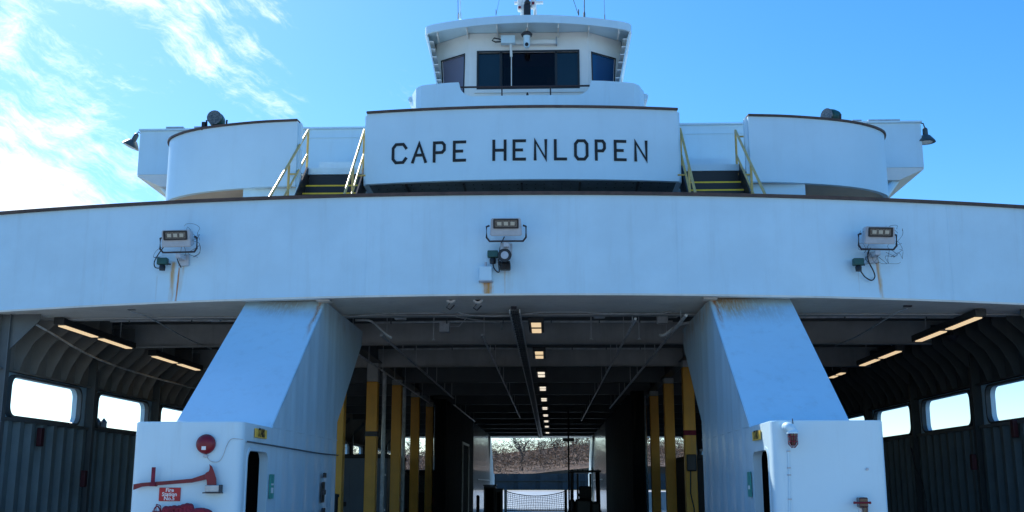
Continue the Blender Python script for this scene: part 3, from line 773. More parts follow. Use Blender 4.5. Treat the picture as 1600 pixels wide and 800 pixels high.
house, ff, Lf = facet('pilothouse', F0, F1, ZP0, ZP1, holes, parent=ferry)
house['label'] = 'white pilothouse with dark windows under an overhanging roof'
wL, fl_, Ll = facet('side_facet', L0, F0, ZP0, ZP1, [[(.26, 8.8), (.86, 8.8), (.88, 9.84), (.18, 9.84)]], parent=house)
wR, fr_, Lr = facet('side_facet', F1, R0, ZP0, ZP1, [[(.14, 8.8), (.74, 8.8), (.82, 9.84), (.12, 9.84)]], parent=house)
bm = B()
for (a, b, mt) in ((0.205, .70, 'teal'), (.76, 1.98, 'middle'), (2.02, 2.515, 'teal')):
    bm = B(); box(bm, F0[0]+a, F0[0]+b, 23.79, 23.80, wz0+.01, wz1-.01); obj('window_pane', bm, mt, house)
bm = B(); box(bm, F0[0]+.76, F0[0]+1.98, 23.86, 23.87, 9.52, 9.84); obj('window_blind', bm, 'blind', house)
bm = B()
for x in (.70, 1.98): box(bm, F0[0]+x, F0[0]+x+.055, 23.765, 23.81, wz0+.006, wz1-.006)
obj('window_mullion', bm, 'black', house)
bm = B(); plate(bm, [(w0-.03, wz0-.03), (w1+.03, wz0-.03), (w1+.03, wz1+.03), (w0-.03, wz1+.03)], [[(w0+.012, wz0+.012), (w1-.012, wz0+.012), (w1-.012, wz1-.012), (w0+.012, wz1-.012)]],
                lambda u, z: ff(u, z, -.02), lambda u, z: ff(u, z, -.002)); obj('window_frame', bm, 'black', house)
bm = B(); box(bm, F0[0]+w0-.08, F0[0]+w1+.12, 23.71, 23.749, wz0-.13, wz0-.05); obj('window_sill', bm, 'bridgewall', house)
for f, poly, mt in ((fl_, [(.26, 8.8), (.86, 8.8), (.88, 9.84), (.18, 9.84)], 'panel'), (fr_, [(.14, 8.8), (.74, 8.8), (.82, 9.84), (.12, 9.84)], 'paneb')):
    bm = B(); prism(bm, poly, lambda u, z: f(u, z, .03), lambda u, z: f(u, z, .036)); obj('window_pane', bm, mt, house)
    cx = sum(p[0] for p in poly)/4; cz = sum(p[1] for p in poly)/4
    big = [(cx+(u-cx)*1.06, cz+(z-cz)*1.04) for u, z in poly]; sm = [(cx+(u-cx)*.97, cz+(z-cz)*.98) for u, z in poly]
    bm = B(); plate(bm, big, [sm], lambda u, z: f(u, z, -.012), lambda u, z: f(u, z, -.001)); obj('window_frame', bm, 'black', house)
# rest of the house : back wall, sides with an opening for daylight, floor, console, ceiling lamp
bm = B(); box(bm, -2.62, 1.78, 27.4, 27.46, ZP0, ZP1); obj('rear_wall', bm, 'dark', house)
for x, s in ((-2.62, -1), (1.78, 1)):
    bm = B(); plate(bm, [(24.36, ZP0), (27.4, ZP0), (27.4, ZP1), (24.36, ZP1)], [[(24.7, 8.95), (26.9, 8.95), (26.9, 9.8), (24.7, 9.8)]], lambda y, z: Vector((x, y, z)), lambda y, z: Vector((x-s*.05, y, z)))
    obj('side_wall', bm, 'bridgewall', house)
bm = B(); box(bm, -2.5, 1.6, 24.5, 27.39, 8.4, 8.45); obj('house_floor', bm, 'dark', house)
bm = B(); box(bm, -1.5, .7, 24.3, 24.8, 8.46, 9.16, .05); box(bm, -.55, -.3, 24.9, 25.1, 8.46, 9.42, .03); box(bm, -1.3, -.8, 24.5, 24.7, 9.162, 9.3, .03); box(bm, .1, .5, 24.5, 24.7, 9.162, 9.28, .03); obj('console', bm, 'black', house)
bm = B(); box(bm, .02, .24, 24.0, 24.2, 9.0, 9.32, .03); obj('chair_back', bm, 'tan', house)
bm = B(); lathe(bm, [(.001, -.02), (.16, -.015), (.17, 0)], (-.3, 23.85, 9.82), 'y', n=20); obj('round_lamp', bm, 'tan', house)
# roof with fascia and framed underside
def roofpath(inset=0, zz=0):
    pts = []
    for k in range(6): a = radians(90*k/5); pts.append((BC-2.40+inset+.0-(0.0), 0) if False else None)
    return pts
RH = 2.36
def roofy(x): u = (x-BC)/RH; return 23.08+.52*u*u
rp = [(BC+RH*(-1+2*i/30)*.94, roofy(BC+RH*(-1+2*i/30)*.94)) for i in range(31)]
xl_, yl_ = rp[0]; xr_, yr_ = rp[-1]
lc = [(xl_-.17*sin(radians(a)), yl_+.03+.2*(1-cos(radians(a)))) for a in (90, 70, 50, 30, 12)]
rc_ = [(xr_+.17*sin(radians(a)), yr_+.03+.2*(1-cos(radians(a)))) for a in (12, 30, 50, 70, 90)]
rpath = [(xl_-.17, 28.2)]+lc+rp+rc_+[(xr_+.17, 28.2)]
bm = B(); prism(bm, rpath, lambda x, y: Vector((x, y, 10.33)), lambda x, y: Vector((x, y, 10.40))); roof = obj('roof', bm, 'white', house)
bm = B(); strip(bm, rpath[::1], 10.27, 10.455, .05, -.02); obj('fascia', bm, 'white', roof, smooth=True)
for k in range(7):
    x = BC+(-2.1+.7*k); bm = B(); box(bm, x-.012, x+.012, roofy(x)+.06, 23.748 if abs(x-BC) < 1.3 else 24.0, 10.19, 10.328); obj('roof_frame', bm, 'bridgewall', roof)
# canted side screens under the roof with their stiffeners
for s in (-1, 1):
    xt = BC+s*2.36; xb = BC+s*2.06
    bm = B(); P4 = [(xt, 23.75, 10.27), (xb, 23.75, 8.75), (xb, 26.5, 8.75), (xt, 26.5, 10.27)]
    v = [bm.verts.new(p) for p in P4]+[bm.verts.new((p[0]-s*.03, p[1], p[2])) for p in P4]
    for f in ((0, 1, 2, 3), (7, 6, 5, 4), (0, 4, 5, 1), (1, 5, 6, 2), (2, 6, 7, 3), (3, 7, 4, 0)): bm.faces.new([v[i] for i in f])
    scr = obj('side_screen', bm, 'white', house)
    for k in range(7):
        z = 9.0+.19*k; x = xb+(xt-xb)*(z-8.75)/1.52
        bm = B(); box(bm, *sorted((x-s*.032, x-s*.13)), 23.76, 25.5, z-.012, z+.012); obj('stiffener', bm, 'bridgewall', scr)

# wiper gear, camera, mast and aerials on the pilothouse
t0 = thing('window_wiper', 'long pale wiper rail with motor box and hanging arm above the bridge window', 'wiper', (-.3, 23.7, 9.95))
def W(p): return Vector(p)
def px_at(x, y, Y): return at(x, y, Y=Y)
a = at(783, 57, Y=23.7); b = at(869, 70, Y=23.7)
bm = B(); box(bm, a.x, b.x, 23.62, 23.74, b.z, b.z+.10, .008); obj('rail', bm, 'bridgewall', t0)
bm = B(); box(bm, b.x-.01, b.x+.02, 23.6, 23.74, b.z-.02, b.z+.16); obj('end_bracket', bm, 'galv', t0)
a1 = at(783, 57, Y=23.6); a2 = at(805, 69, Y=23.6)
bm = B(); box(bm, a1.x, a2.x, 23.52, 23.66, a2.z, a1.z, .01); obj('motor_box', bm, 'white', t0)
a3 = at(769, 62, Y=23.6); bm = B(); tube(bm, [(a1.x, 23.6, a3.z), (a3.x+.05, 23.58, a3.z+.03), (a3.x, 23.6, a3.z-.02), (a3.x+.08, 23.6, a3.z-.06), (a1.x, 23.6, a3.z-.05)], .018, 6); obj('motor_cable', bm, 'brace', t0, smooth=True)
a4 = at(798, 71, Y=23.58); a5 = at(799, 88, Y=23.6); a6 = at(799, 134, Y=23.6)
bm = B(); tube(bm, [(a4.x, 23.6, a4.z+.03), (a5.x, 23.62, a5.z)], .03, 8); tube(bm, [(a5.x, 23.62, a5.z), (a6.x, 23.66, a6.z)], .012, 6); obj('wiper_arm', bm, 'bridgewall', t0, smooth=True)
cc = at(823, 50, Y=23.4)
t1 = thing('surveillance_camera', 'white pan camera hanging under the middle of the pilothouse roof', 'camera', (cc.x, 23.4, 10.25))
bm = B(); tube(bm, [(0, 0, .03), (0, 0, -.12)], .02, 8); obj('stem', bm, 'bridgewall', t1, loc=(0, 0, 0))
bm = B(); lathe(bm, [(.12, -.16), (.13, -.12), (.10, -.08), (.03, -.06)], n=18); obj('collar', bm, 'brace', t1, smooth=True, loc=(0, 0, 0))
bm = B(); lathe(bm, [(.02, -.46), (.055, -.44), (.075, -.38), (.075, -.2), (.085, -.165)], n=18); obj('body', bm, 'white', t1, smooth=True, loc=(0, 0, 0))
bm = B(); lathe(bm, [(.001, -.085), (.04, -.08), (.045, -.06)], (0, 0, -.39), 'y', n=14); obj('lens', bm, 'black', t1, smooth=True, loc=(0, 0, 0))

mb = at(823, 22, Y=24.6)
t2 = thing('mast', 'sunlit cream mast foot with lamps and black fitting on the pilothouse roof', 'mast', (mb.x, 24.6, mb.z-.02))
bm = B(); tube(bm, [(-.05, 0, -.6), (-.05, 0, 3.4)], .10, 12); tube(bm, [(.2, .1, -.6), (.2, .1, 3.4)], .035, 8); tube(bm, [(.26, .35, -.6), (.12, .2, 1.8)], .03, 8)
obj('pole', bm, 'bridgewall', t2, smooth=True, loc=(0, 0, 0))
bm = B(); box(bm, -.07, .10, -.22, -.08, -.6, .20, .03); lathe(bm, [(.07, .0), (.08, .04), (.05, .1)], (.02, -.15, .2), n=14); obj('lamp', bm, 'black', t2, loc=(0, 0, 0))
bm = B(); box(bm, -.22, -.10, -.1, .05, .08, .42, .03); box(bm, .10, .22, -.1, .05, .14, .44, .03); box(bm, -.3, .40, 0, .08, .30, .36, .01); box(bm, -.2, .25, -.05, .1, .46, .7, .02); obj('bracket', bm, 'bridgewall', t2, loc=(0, 0, 0))
bm = B(); box(bm, -.2, -.14, -.13, -.101, .12, .17); box(bm, .13, .19, -.13, -.101, .22, .28); obj('indicator_lamp', bm, 'red', t2, loc=(0, 0, 0))
bm = B(); lathe(bm, [(.001, 0), (.12, .01), (.15, .04), (.12, .07), (.001, .08)], (-1.0, 0, .52), n=16); tube(bm, [(-1.0, 0, .6), (-.1, 0, 1.2)], .01, 6); obj('radar_dome', bm, 'bridgewall', t2, smooth=True, loc=(0, 0, 0))
def aerial(pa, pb, Y, r, lab, mat='frame'):
    a = at(*pa, Y=Y); b = at(*pb, Y=Y); b = a+(b-a)*3
    bm = B(); tube(bm, [(0, 0, 0), b-a], r, 6); lathe(bm, [(r*2.2, 0), (r*2.2, .12), (r*1.2, .16)], n=8)
    tag(obj('aerial', bm, mat, loc=(a.x, Y, a.z), smooth=True), lab, 'aerial', 'thin aerials on the pilothouse roof')
aerial((716, 30), (715.5, 0), 23.9, .007, 'thin whip aerial at the far left of the pilothouse roof')
aerial((719, 30), (719, 19), 23.8, .016, 'short thick pale aerial stub beside the left whip aerial', 'white')
aerial((775, 24), (780, 0), 24.4, .004, 'slanting stay wire left of the mast')
aerial((904, 24), (896, 0), 24.2, .007, 'slanting stay wire right of the mast')
aerial((913, 28), (913, 0), 23.9, .012, 'dark upright whip aerial right of the mast')
aerial((945, 32), (944, 1), 23.9, .005, 'thinnest whip aerial at the right end of the roof')

# ------------------------------------------------------------------ lamps and searchlights on the wings
def searchlight(p, lab, face):
    t = thing('searchlight', lab, 'searchlight', (p[0], p[1], p[2]-.10), face, 'round searchlights on the wing screens')
    bm = B(); lathe(bm, [(.001, -.15), (.11, -.14), (.15, -.10), (.16, 0), (.15, .10), (.11, .14)], (0, 0, .2), 'y', n=22); obj('drum', bm, 'green', t, smooth=True, loc=(0, 0, 0))
    bm = B(); lathe(bm, [(.14, -.155), (.15, -.16), (.15, -.18), (.001, -.181)], (0, 0, .2), 'y', n=22); obj('glass', bm, 'floodglass', t, smooth=True, loc=(0, 0, 0))
    bm = B(); tube(bm, [(-.21, 0, .2), (-.20, 0, .06), (-.1, 0, 0), (.1, 0, 0), (.20, 0, .06), (.21, 0, .2)], .02, 6); tube(bm, [(0, 0, 0), (0, 0, -.3)], .03, 8); obj('yoke', bm, 'brace', t, smooth=True, loc=(0, 0, 0))
    bm = B(); box(bm, -.30, -.22, -.04, .04, -.02, .16, .01); obj('handle', bm, 'black', t, loc=(0, 0, 0))
    return t
q = at(337, 196, Y=20.95); searchlight((q.x, 21.0, q.z+.03), 'dark green round searchlight on the left wing screen rail', 0)
q = at(1303, 190, Y=21.1); searchlight((q.x, 21.2, q.z+.03), 'pale sided round searchlight on the right wing screen rail', radians(-55))
def deck_lamp(p, tilt, lab, arm):
    t = thing('deck_lamp', lab, 'lamp', p, 0, 'bell shaped lamps at the bridge wing ends')
    R_ = Matrix.Rotation(tilt, 4, 'Y')
    bm = B(); lathe(bm, [(.21, -.17), (.19, -.13), (.10, -.02), (.06, 0), (.055, .14), (.03, .17)], n=22); bm.transform(R_); obj('shade', bm, 'shade', t, smooth=True, loc=(0, 0, 0))
    bm = B(); lathe(bm, [(.001, -.2), (.10, -.19), (.15, -.165)], n=18); bm.transform(R_); obj('lamp_glass', bm, 'bridgewall', t, smooth=True, loc=(0, 0, 0))
    bm = B(); tube(bm, arm, .015, 6); obj('arm', bm, 'shade', t, smooth=True, loc=(0, 0, 0))
    return t
q = at(209, 219, Y=23.6); deck_lamp((q.x, 23.6, q.z), radians(25), 'grey bell lamp tilted outward at the left bridge wing end', [(.06, 0, .14), (.1, 0, .2), (.2, 0, .1)])
q = at(1446, 211, Y=23.6); deck_lamp((q.x, 23.6, q.z), 0, 'dark bell lamp hanging at the right bridge wing end', [(0, 0, .16), (-.03, 0, .27), (-.12, 0, .29), (-.18, 0, .2)])

# ------------------------------------------------------------------ floodlights on the bow band
def floodlight(px, py, lab, tiltx=0, lit='floodglass'):
    Y = curveY(at(px, py, Y=18).x); p = at(px, py, Y=Y-.32)
    t = thing('floodlight', lab, 'floodlight', p, tiltx, 'floodlights on the bow bulwark')
    R_ = Matrix.Rotation(radians(16), 4, 'X')
    bm = B(); prism(bm, [(-.27, -.14), (.27, -.14), (.25, .16), (-.25, .16)], lambda x, z: Vector((x, -.12, z)), lambda x, z: Vector((x*.86, .12, z*.8)))
    bmesh.ops.bevel(bm, geom=bm.edges[:], offset=.015, segments=2, affect='EDGES'); bm.transform(R_); obj('housing', bm, 'lampbody', t, loc=(0, 0, 0))
    bm = B(); plate(bm, rrect(-.21, .21, -.015, .145, .015, 2), [rrect(-.185, .185, .008, .122, .01, 2)], lambda x, z: Vector((x, -.145, z)), lambda x, z: Vector((x, -.122, z))); bm.transform(R_); obj('glass_frame', bm, 'black', t, loc=(0, 0, 0))
    bm = B(); box(bm, -.184, .184, -.130, -.124, .009, .121); bm.transform(R_); obj('glass', bm, lit, t, loc=(0, 0, 0))
    for k, x in enumerate((-.11, .0, .11)):
        bm = B(); box(bm, x-.035, x+.035, -.137, -.131, .035, .095, .002); bm.transform(R_); obj('reflector', bm, 'reflector', t, loc=(0, 0, 0))
    bm = B(); tube(bm, [(-.28, 0, .03), (-.33, 0, .01), (-.33, .02, -.17), (-.28, .04, -.23), (.28, .04, -.23), (.33, .02, -.17), (.33, 0, .01), (.28, 0, .03)], .017, 8); obj('yoke', bm, 'brace', t, smooth=True, loc=(0, 0, 0))
    bm = B(); box(bm, -.045, .045, .02, .27, -.33, -.25, .008); box(bm, -.09, .09, .27, .30, -.42, -.22); obj('mounting_bracket', bm, 'lampbody', t, loc=(0, 0, 0))
    return t, p
def cablething(name, pts, r, mat, lab, cat='cable', k=6):
    P = [Vector(p) for p in pts]; o_ = P[0].copy(); bm = B(); tube(bm, smoothpath([p-o_ for p in P], k), r, 6)
    return tag(obj(name, bm, mat, loc=o_, smooth='all'), lab, cat)
def bx(px, py, d=.05): 
    Y = curveY(at(px, py, Y=18).x); return at(px, py, Y=Y-d)
floodlight(279, 373, 'left of the three floodlights, above long rust streaks', radians(-4))
floodlight(791, 355, 'middle floodlight above the black horn and white junction box', 0)
floodlight(1371, 368, 'right floodlight tangled in thin loose wires', radians(6))
def green_box(px, py, lab):
    p = bx(px, py, .12); t = thing('junction_lamp', lab, 'junction box', p, 0, 'green junction boxes under the floodlights')
    bm = B(); box(bm, -.09, .09, -.06, .06, -.02, .10, .015); obj('cap', bm, 'green', t, loc=(0, 0, 0))
    bm = B(); lathe(bm, [(.05, -.12), (.055, -.05), (.04, -.021)], n=12); obj('gland', bm, 'black', t, smooth=True, loc=(0, 0, 0))
    bm = B(); tube(bm, [(.05, 0, 0), (.12, .06, 0)], .015, 6); obj('pin', bm, 'brace', t, loc=(0, 0, 0))
green_box(254, 412, 'green junction box hanging left below the left floodlight')
green_box(770, 401, 'green junction box left of the black horn')
green_box(1341, 413, 'green junction box with a looping cable below the right floodlight')
cablething('power_cable', [bx(258, 383, .25), bx(247, 398), bx(241, 410), bx(243, 418), bx(252, 419, .1)], .010, 'wire', 'black cable from the left floodlight to its green box')
cablething('power_cable', [bx(770, 407, .12), bx(771, 417), bx(776, 424), bx(780, 424), bx(779, 410), bx(782, 385), bx(788, 370, .2)], .010, 'wire', 'black cable curling beside the black horn')
cablething('power_cable', [bx(1345, 424, .1), bx(1352, 433), bx(1362, 438), bx(1367, 432), bx(1364, 422), bx(1357, 408), bx(1356, 396), bx(1360, 388, .2)], .011, 'wire', 'black cable looping under the right floodlight')
cablething('power_cable', [bx(276, 398, .2), bx(278, 408), bx(283, 418)], .009, 'wire', 'short cable stub under the left floodlight bracket')
# loose wire nests
def nest(cx, cy, w_, h_, n, lab, seed):
    rnd = random.Random(seed); o_ = bx(cx, cy, .1); t = thing('loose_wires', lab, 'wires', o_)
    for _ in range(n):
        x, y = cx+rnd.uniform(-w_, w_), cy+rnd.uniform(-h_, h_); pts = []
        for k in range(6):
            pts.append(bx(x, y, rnd.uniform(.02, .4))-o_); x = min(cx+w_, max(cx-w_, x+rnd.uniform(-16, 16))); y = min(cy+h_, max(cy-h_, y+rnd.uniform(-14, 14)))
        bm = B(); tube(bm, smoothpath(pts, 5), .0032, 4); obj('wire', bm, 'brace', t, loc=(0, 0, 0))
nest(276, 376, 36, 26, 6, 'thin loose wires hanging over the left floodlight', 3)
nest(1376, 378, 34, 34, 13, 'tangle of thin loose wires over the right floodlight', 5)
# horn
p = bx(789, 403, .22); t = thing('horn', 'black round horn with grille under the middle floodlight', 'horn', p)
bm = B(); lathe(bm, [(.05, .15), (.075, .05), (.085, -.06), (.11, -.12), (.115, -.13)], (0, 0, .02), 'y', n=22); obj('bell', bm, 'black', t, smooth=True, loc=(0, 0, 0))
bm = B(); lathe(bm, [(.06, -.12), (.065, -.135), (.001, -.14)], (0, 0, .02), 'y', n=16); obj('diaphragm', bm, 'lampbody', t, smooth=True, loc=(0, 0, 0))
bm = B(); 
for k in range(9):
    rnd = random.Random(k); tube(bm, [(-.09+.02*k, -.02, -.06), (-.10+.024*k+rnd.uniform(-.02, .02), -.05, -.12), (-.07+.018*k, -.02, -.20)], .012, 5)
box(bm, -.09, .09, -.03, .16, -.19, -.07, .02); obj('body', bm, 'black', t, loc=(0, 0, 0))
bm = B(); box(bm, -.08, .08, .0, .2, .12, .26, .01); obj('mount', bm, 'lampbody', t, loc=(0, 0, 0))
# white junction box
p = bx(759, 428, .08); bm = B(); box(bm, -.105, .105, -.07, .07, -.12, .12, .012); t = obj('electrical_box', bm, 'name', loc=p); tag(t, 'white electrical box above a rust stain at the bottom of the bow bulwark', 'electrical box')
bm = B(); box(bm, -.115, .115, -.075, .075, -.14, -.121); obj('box_base', bm, 'lampbody', t, loc=(0, 0, 0))
bm = B(); tube(bm, [(0, 0, .121), (0, 0, .2)], .02, 8); obj('gland', bm, 'lampbody', t, loc=(0, 0, 0))

# ------------------------------------------------------------------ deckhead services
def cz(p): return p
bm = B()
for k in range(24):
    y = 20.6+k*2.3
    if y > 73: break
tray_a = Vector((-.62, 19.4, 3.07)); tray_b = Vector((-.52, 73.5, 3.07))
tr = thing('cable_tray', 'long grey cable tray running aft under the deckhead', 'cable tray', (-.6, 19.4, 3.07))
bm = B(); 
for s in (-.09, .09): obox(bm, tray_a-tray_a+Vector((s, 0, 0)), tray_b-tray_a+Vector((s, 0, 0)), .02, .07)
obj('side_rail', bm, 'pipe', tr, loc=(0, 0, 0))
bm = B()
for k in range(150): y = .2+k*.36; box(bm, -.08, .08, y-.03, y+.03, -.012, .0)
for s in (-.055, -.02, .02, .05): tube(bm, [(s, 0, .02), (s+.1, 54, .02)], .018, 5)
o = obj('tray_cables', bm, 'frame', tr, loc=(0, 0, 0))
def pipe(a, b, r, lab, mat='pipe', hang=True):
    a = Vector(a); b = Vector(b); bm = B(); tube(bm, [(0, 0, 0), b-a], r, 8)
    if hang:
        n = int((b-a).length/2.4)
        for k in range(n+1):
            p = (b-a)*(k+.3)/(n+.6); tube(bm, [p+Vector((0, 0, -.01)), p+Vector((0, 0, 3.7-a.z))], .008, 4)
    return tag(obj('overhead_pipe', bm, mat, loc=a, smooth=True), lab, 'pipe')
def zline(pa, pb, Z, r, lab, mat='pipe', hang=True):
    return pipe(at(*pa, Z=Z), at(*pb, Z=Z), r, lab, mat, hang)
pipe((-3.35, 21.6, 2.95), (-3.3, 38, 2.95), .028, 'long overhead pipe along the left side of the centre lane')
pipe((-3.55, 41, 2.95), (-3.5, 52, 2.95), .028, 'further length of pipe beyond the left overhead pipe')
pipe((2.45, 19.2, 2.95), (2.4, 43, 2.95), .030, 'overhead pipe next to the right pylon')
pipe((1.6, 19.8, 2.98), (1.55, 52, 2.98), .026, 'thinner overhead pipe inboard of the right hand pipe')
pipe((-1.35, 22, 3.0), (-1.3, 50, 3.0), .024, 'overhead pipe just left of the cable tray')
pipe((-4.3, 23, 2.9), (-4.3, 40, 2.9), .022, 'thin overhead pipe over the left row of yellow posts')
cablething('painted_conduit', [at(x, y, Y=20.1) for x, y in ((515, 487), (545, 494), (590, 491), (640, 490), (695, 488), (700, 480), (720, 490), (760, 494), (800, 493), (850, 488), (900, 488), (960, 490), (1030, 490), (1070, 483), (1100, 484))], .014, 'wirew', 'pale conduit sagging along the bow soffit edge', 'conduit')
cablething('painted_conduit', [at(713, 495, Y=20.4), at(745, 500, Y=20.8), at(780, 505, Y=21.2), at(784, 515, Y=22)], .014, 'wirew', 'pale conduit crossing toward the cable tray', 'conduit')
cablething('painted_conduit', [at(204, 487, Y=19.6), at(235, 497, Y=20.2), at(290, 528, Y=23.2), at(330, 545, Y=25.5)], .014, 'pipe', 'bent conduit under the left soffit', 'conduit')
cablething('painted_conduit', [at(1418, 482, Y=19.6), at(1395, 492, Y=20.2), at(1340, 525, Y=22.6), at(1305, 540, Y=24)], .014, 'pipe', 'bent conduit under the right soffit', 'conduit')
for (x, y, lab) in ((206, 483, 'small cable clamp under the left soffit'), (1418, 478, 'small cable clamp under the right soffit')):
    p = at(x, y, Y=19.4); bm = B(); box(bm, -.07, .07, -.04, .04, -.02, .03, .01); tube(bm, [(-.07, 0, 0), (-.08, 0, .12)], .012, 6); tube(bm, [(.07, 0, 0), (.09, 0, .12)], .012, 6); tag(obj('clamp', bm, 'brace', loc=p), lab, 'clamp')
def eyeball(px, py, lab):
    p = at(px, py, Y=18.75); t = thing('soffit_camera', lab, 'camera', (p.x, 18.75, p.z), 0, 'black eyed cameras under the bow edge')
    bm = B(); lathe(bm, [(.03, .12), (.09, .08), (.10, 0), (.085, -.05)], (0, 0, 0), 'y', n=18); obj('housing', bm, 'bridgewall', t, smooth=True, loc=(0, 0, 0))
    bm = B(); lathe(bm, [(.06, -.05), (.065, -.08), (.05, -.10), (.001, -.10)], (0, 0, 0.01), 'y', n=18); obj('lens', bm, 'black', t, smooth=True, loc=(0, 0, 0))
    bm = B(); box(bm, -.05, .05, -.02, .06, .06, 3.18-p.z, .01); obj('mount', bm, 'bridgewall', t, loc=(0, 0, 0))
    bm = B(); tube(bm, [(-.02, 0, -.08), (-.08, 0, -.16), (-.02, .02, -.2), (.06, .0, -.12)], .012, 6); obj('pigtail', bm, 'brace', t, smooth=True, loc=(0, 0, 0))
eyeball(705, 466, 'left of the two black eyed cameras under the bow edge')
eyeball(747, 467, 'right of the two black eyed cameras under the bow edge')
# hanging bracket where the tray begins
bm = B(); tube(bm, [(0, 0, 0), (.05, 1.3, -.12)], .03, 6); tube(bm, [(.12, 0, 0), (.1, 1.3, -.12)], .02, 6); box(bm, -.02, .14, -.03, .03, -.05, .03); box(bm, .0, .1, .5, .56, -.16, 0); box(bm, .0, .12, .9, .96, -.2, 0)
p = at(797, 462, Y=18.9); tag(obj('cable_riser', bm, 'brace', loc=p), 'rusty bundle of cables and clips where the tray meets the bow edge', 'cables')
# sprinkler style pipework behind left pylon top
pp = [at(x, y, Y=21.3) for x, y in ((555, 500), (580, 502), (600, 520), (612, 528))]
cablething('bent_pipe', pp, .025, 'pipe', 'bent pipe under the deckhead beside the left pylon', 'pipe')
pp = [at(x, y, Y=21.3) for x, y in ((1104, 486), (1092, 500), (1060, 508), (1040, 522), (1030, 524))]
cablething('bent_pipe', pp, .03, 'pipe', 'bent pipe under the deckhead beside the right pylon', 'pipe')
cablething('thin_pipe', [(XL+.6, 19.9, 2.95), (XL+.55, 24, 2.6), (XL+.55, 33, 2.6)], .02, 'pipe', 'thin pipe along the left deck edge brackets', 'pipe')

rnd = random.Random(21)
# transverse conduit runs, junction boxes and sprinkler heads in the first bays
for y, z, x0_, x1_, lab in ((21.3, 3.42, -3.6, -.9, 'transverse conduit left of the tray in the first deckhead bay'), (21.3, 3.42, .2, 2.6, 'transverse conduit right of the lights in the first deckhead bay'),
                            (22.6, 3.35, -3.7, 2.6, 'transverse pipe crossing the centre lane in the first deckhead bay'), (26.8, 3.3, -3.7, 2.6, 'transverse pipe crossing the centre lane in the second deckhead bay'),
                            (21.9, 3.3, -9.0, -5.6, 'transverse conduit over the left side lane'), (21.9, 3.3, 4.5, 8.4, 'transverse conduit over the right side lane')):
    bm = B(); tube(bm, [(x0_, 0, 0), (x0_+.3*(x1_-x0_), 0, .015), (x1_, 0, -.01)], .022, 8)
    t = tag(obj('transverse_pipe', bm, 'pipe', loc=(0, y, z), smooth=True), lab, 'pipe')
    k = x0_+.4
    while k < x1_-.2:
        bm = B(); box(bm, k-.012, k+.012, -.03, .03, -.03, .36); obj('clip', bm, 'frame', t, loc=(0, 0, 0)); k += rnd.uniform(.7, 1.3)
for k, (x, y, lab) in enumerate(((-2.9, 21.1, 'grey junction box on the deckhead beside the left pylon'), (-2.2, 22.9, 'grey junction box deeper in the first bay left of the tray'), (1.0, 21.0, 'grey junction box on the deckhead right of the nearest ceiling light'),
                    (2.3, 21.8, 'grey junction box on the deckhead beside the right pylon'), (-6.6, 21.2, 'grey junction box over the left side lane'), (6.4, 21.0, 'grey junction box over the right side lane'))):
    bm = B(); box(bm, -.11, .11, -.09, .09, -.12, .1, .015); tube(bm, [(.1, 0, 0), (.3, .1, .02), (.5, .1, .25)], .012, 6); tag(obj('deckhead_box', bm, 'pipe', loc=(x, y, 3.3)), lab, 'junction box')
for k, (x, lab) in enumerate(((-2.4, 'hanging sprinkler head left of the tray'), (1.9, 'hanging sprinkler head near the right pylon'), (.9, 'hanging sprinkler head right of the centre lights'))):
    bm = B(); tube(bm, [(0, 0, .5), (0, 0, 0)], .014, 6); lathe(bm, [(.035, -.03), (.04, -.02), (.012, 0)], n=10); tag(obj('sprinkler', bm, 'pipe', loc=(x, 22.6, 3.0)), lab, 'sprinkler')

# ceiling lights ---------------------------------------------------
def troffer():
    t = thing('ceiling_light', 'x', 'ceiling light', (0, 0, 0))
    bm = B(); box(bm, -.15, .15, -.74, .74, .0, .10, .01); obj('housing', bm, 'fixture', t, loc=(0, 0, 0))
    for s in (-1, 1):
        bm = B(); y0_, y1_ = sorted((s*.13, s*.70)); box(bm, -.095, .095, y0_, y1_, -.008, -.001); l = obj('lens', bm, 'lens', t, loc=(0, 0, 0))
    return t
proto = troffer(); ys_ = [21.4, 26.0, 30.7, 35.3, 39.9, 44.5, 49.1, 53.7, 58.6, 65.6]
LX = lambda y: -.235+.0035*(y-20)
ords = ['nearest', 'second nearest', 'third nearest', 'fourth nearest', 'fifth nearest', 'sixth nearest', 'seventh nearest', 'eighth nearest', 'ninth nearest', 'farthest']
for i, y in enumerate(ys_):
    t = proto if i == 0 else copy_tree(proto)
    t.location = (LX(y), y, 3.05); t['label'] = '%s twin panel ceiling light in the centre row over the car lane' % ords[i]; t['group'] = 'ceiling lights down the centre lane'
    if i >= 2:
        for ch in t.children:
            if ch.name.startswith('lens'): ch.material_slots[0].link = 'OBJECT'; ch.material_slots[0].material = M['lens2']
bm = B(); box(bm, -.5, -.2, 68.9, 69.3, 3.02, 3.1); 
def striplight(xa, ya, xb, yb, lab):
    a = at(xa, ya, Z=2.98); b = at(xb, yb, Z=2.98); L = (b-a).length; a = a.copy(); d = (b-a).normalized()
    t = thing('strip_light', lab, 'strip light', (a+b)/2, atan2(-d.x, d.y), 'long strip lights over the side lanes')
    bm = B(); box(bm, -.10, .10, -L/2-.1, L/2+.1, .0, .13, .01); obj('housing', bm, 'fixture', t, loc=(0, 0, 0))
    for s in (-1, 1):
        y0_, y1_ = sorted((s*.16, s*(L/2-.05))); bm = B(); box(bm, -.07, .07, y0_, y1_, -.02, -.001); obj('lens', bm, 'lens', t, loc=(0, 0, 0))
    bm = B(); tube(bm, [(0, -L/3, .13), (0, -L/3, .7)], .01, 5); tube(bm, [(0, L/3, .13), (0, L/3, .7)], .01, 5); obj('hanger', bm, 'pipe', t, loc=(0, 0, 0))
striplight(95, 508, 203, 544, 'nearer strip light over the left side lane')
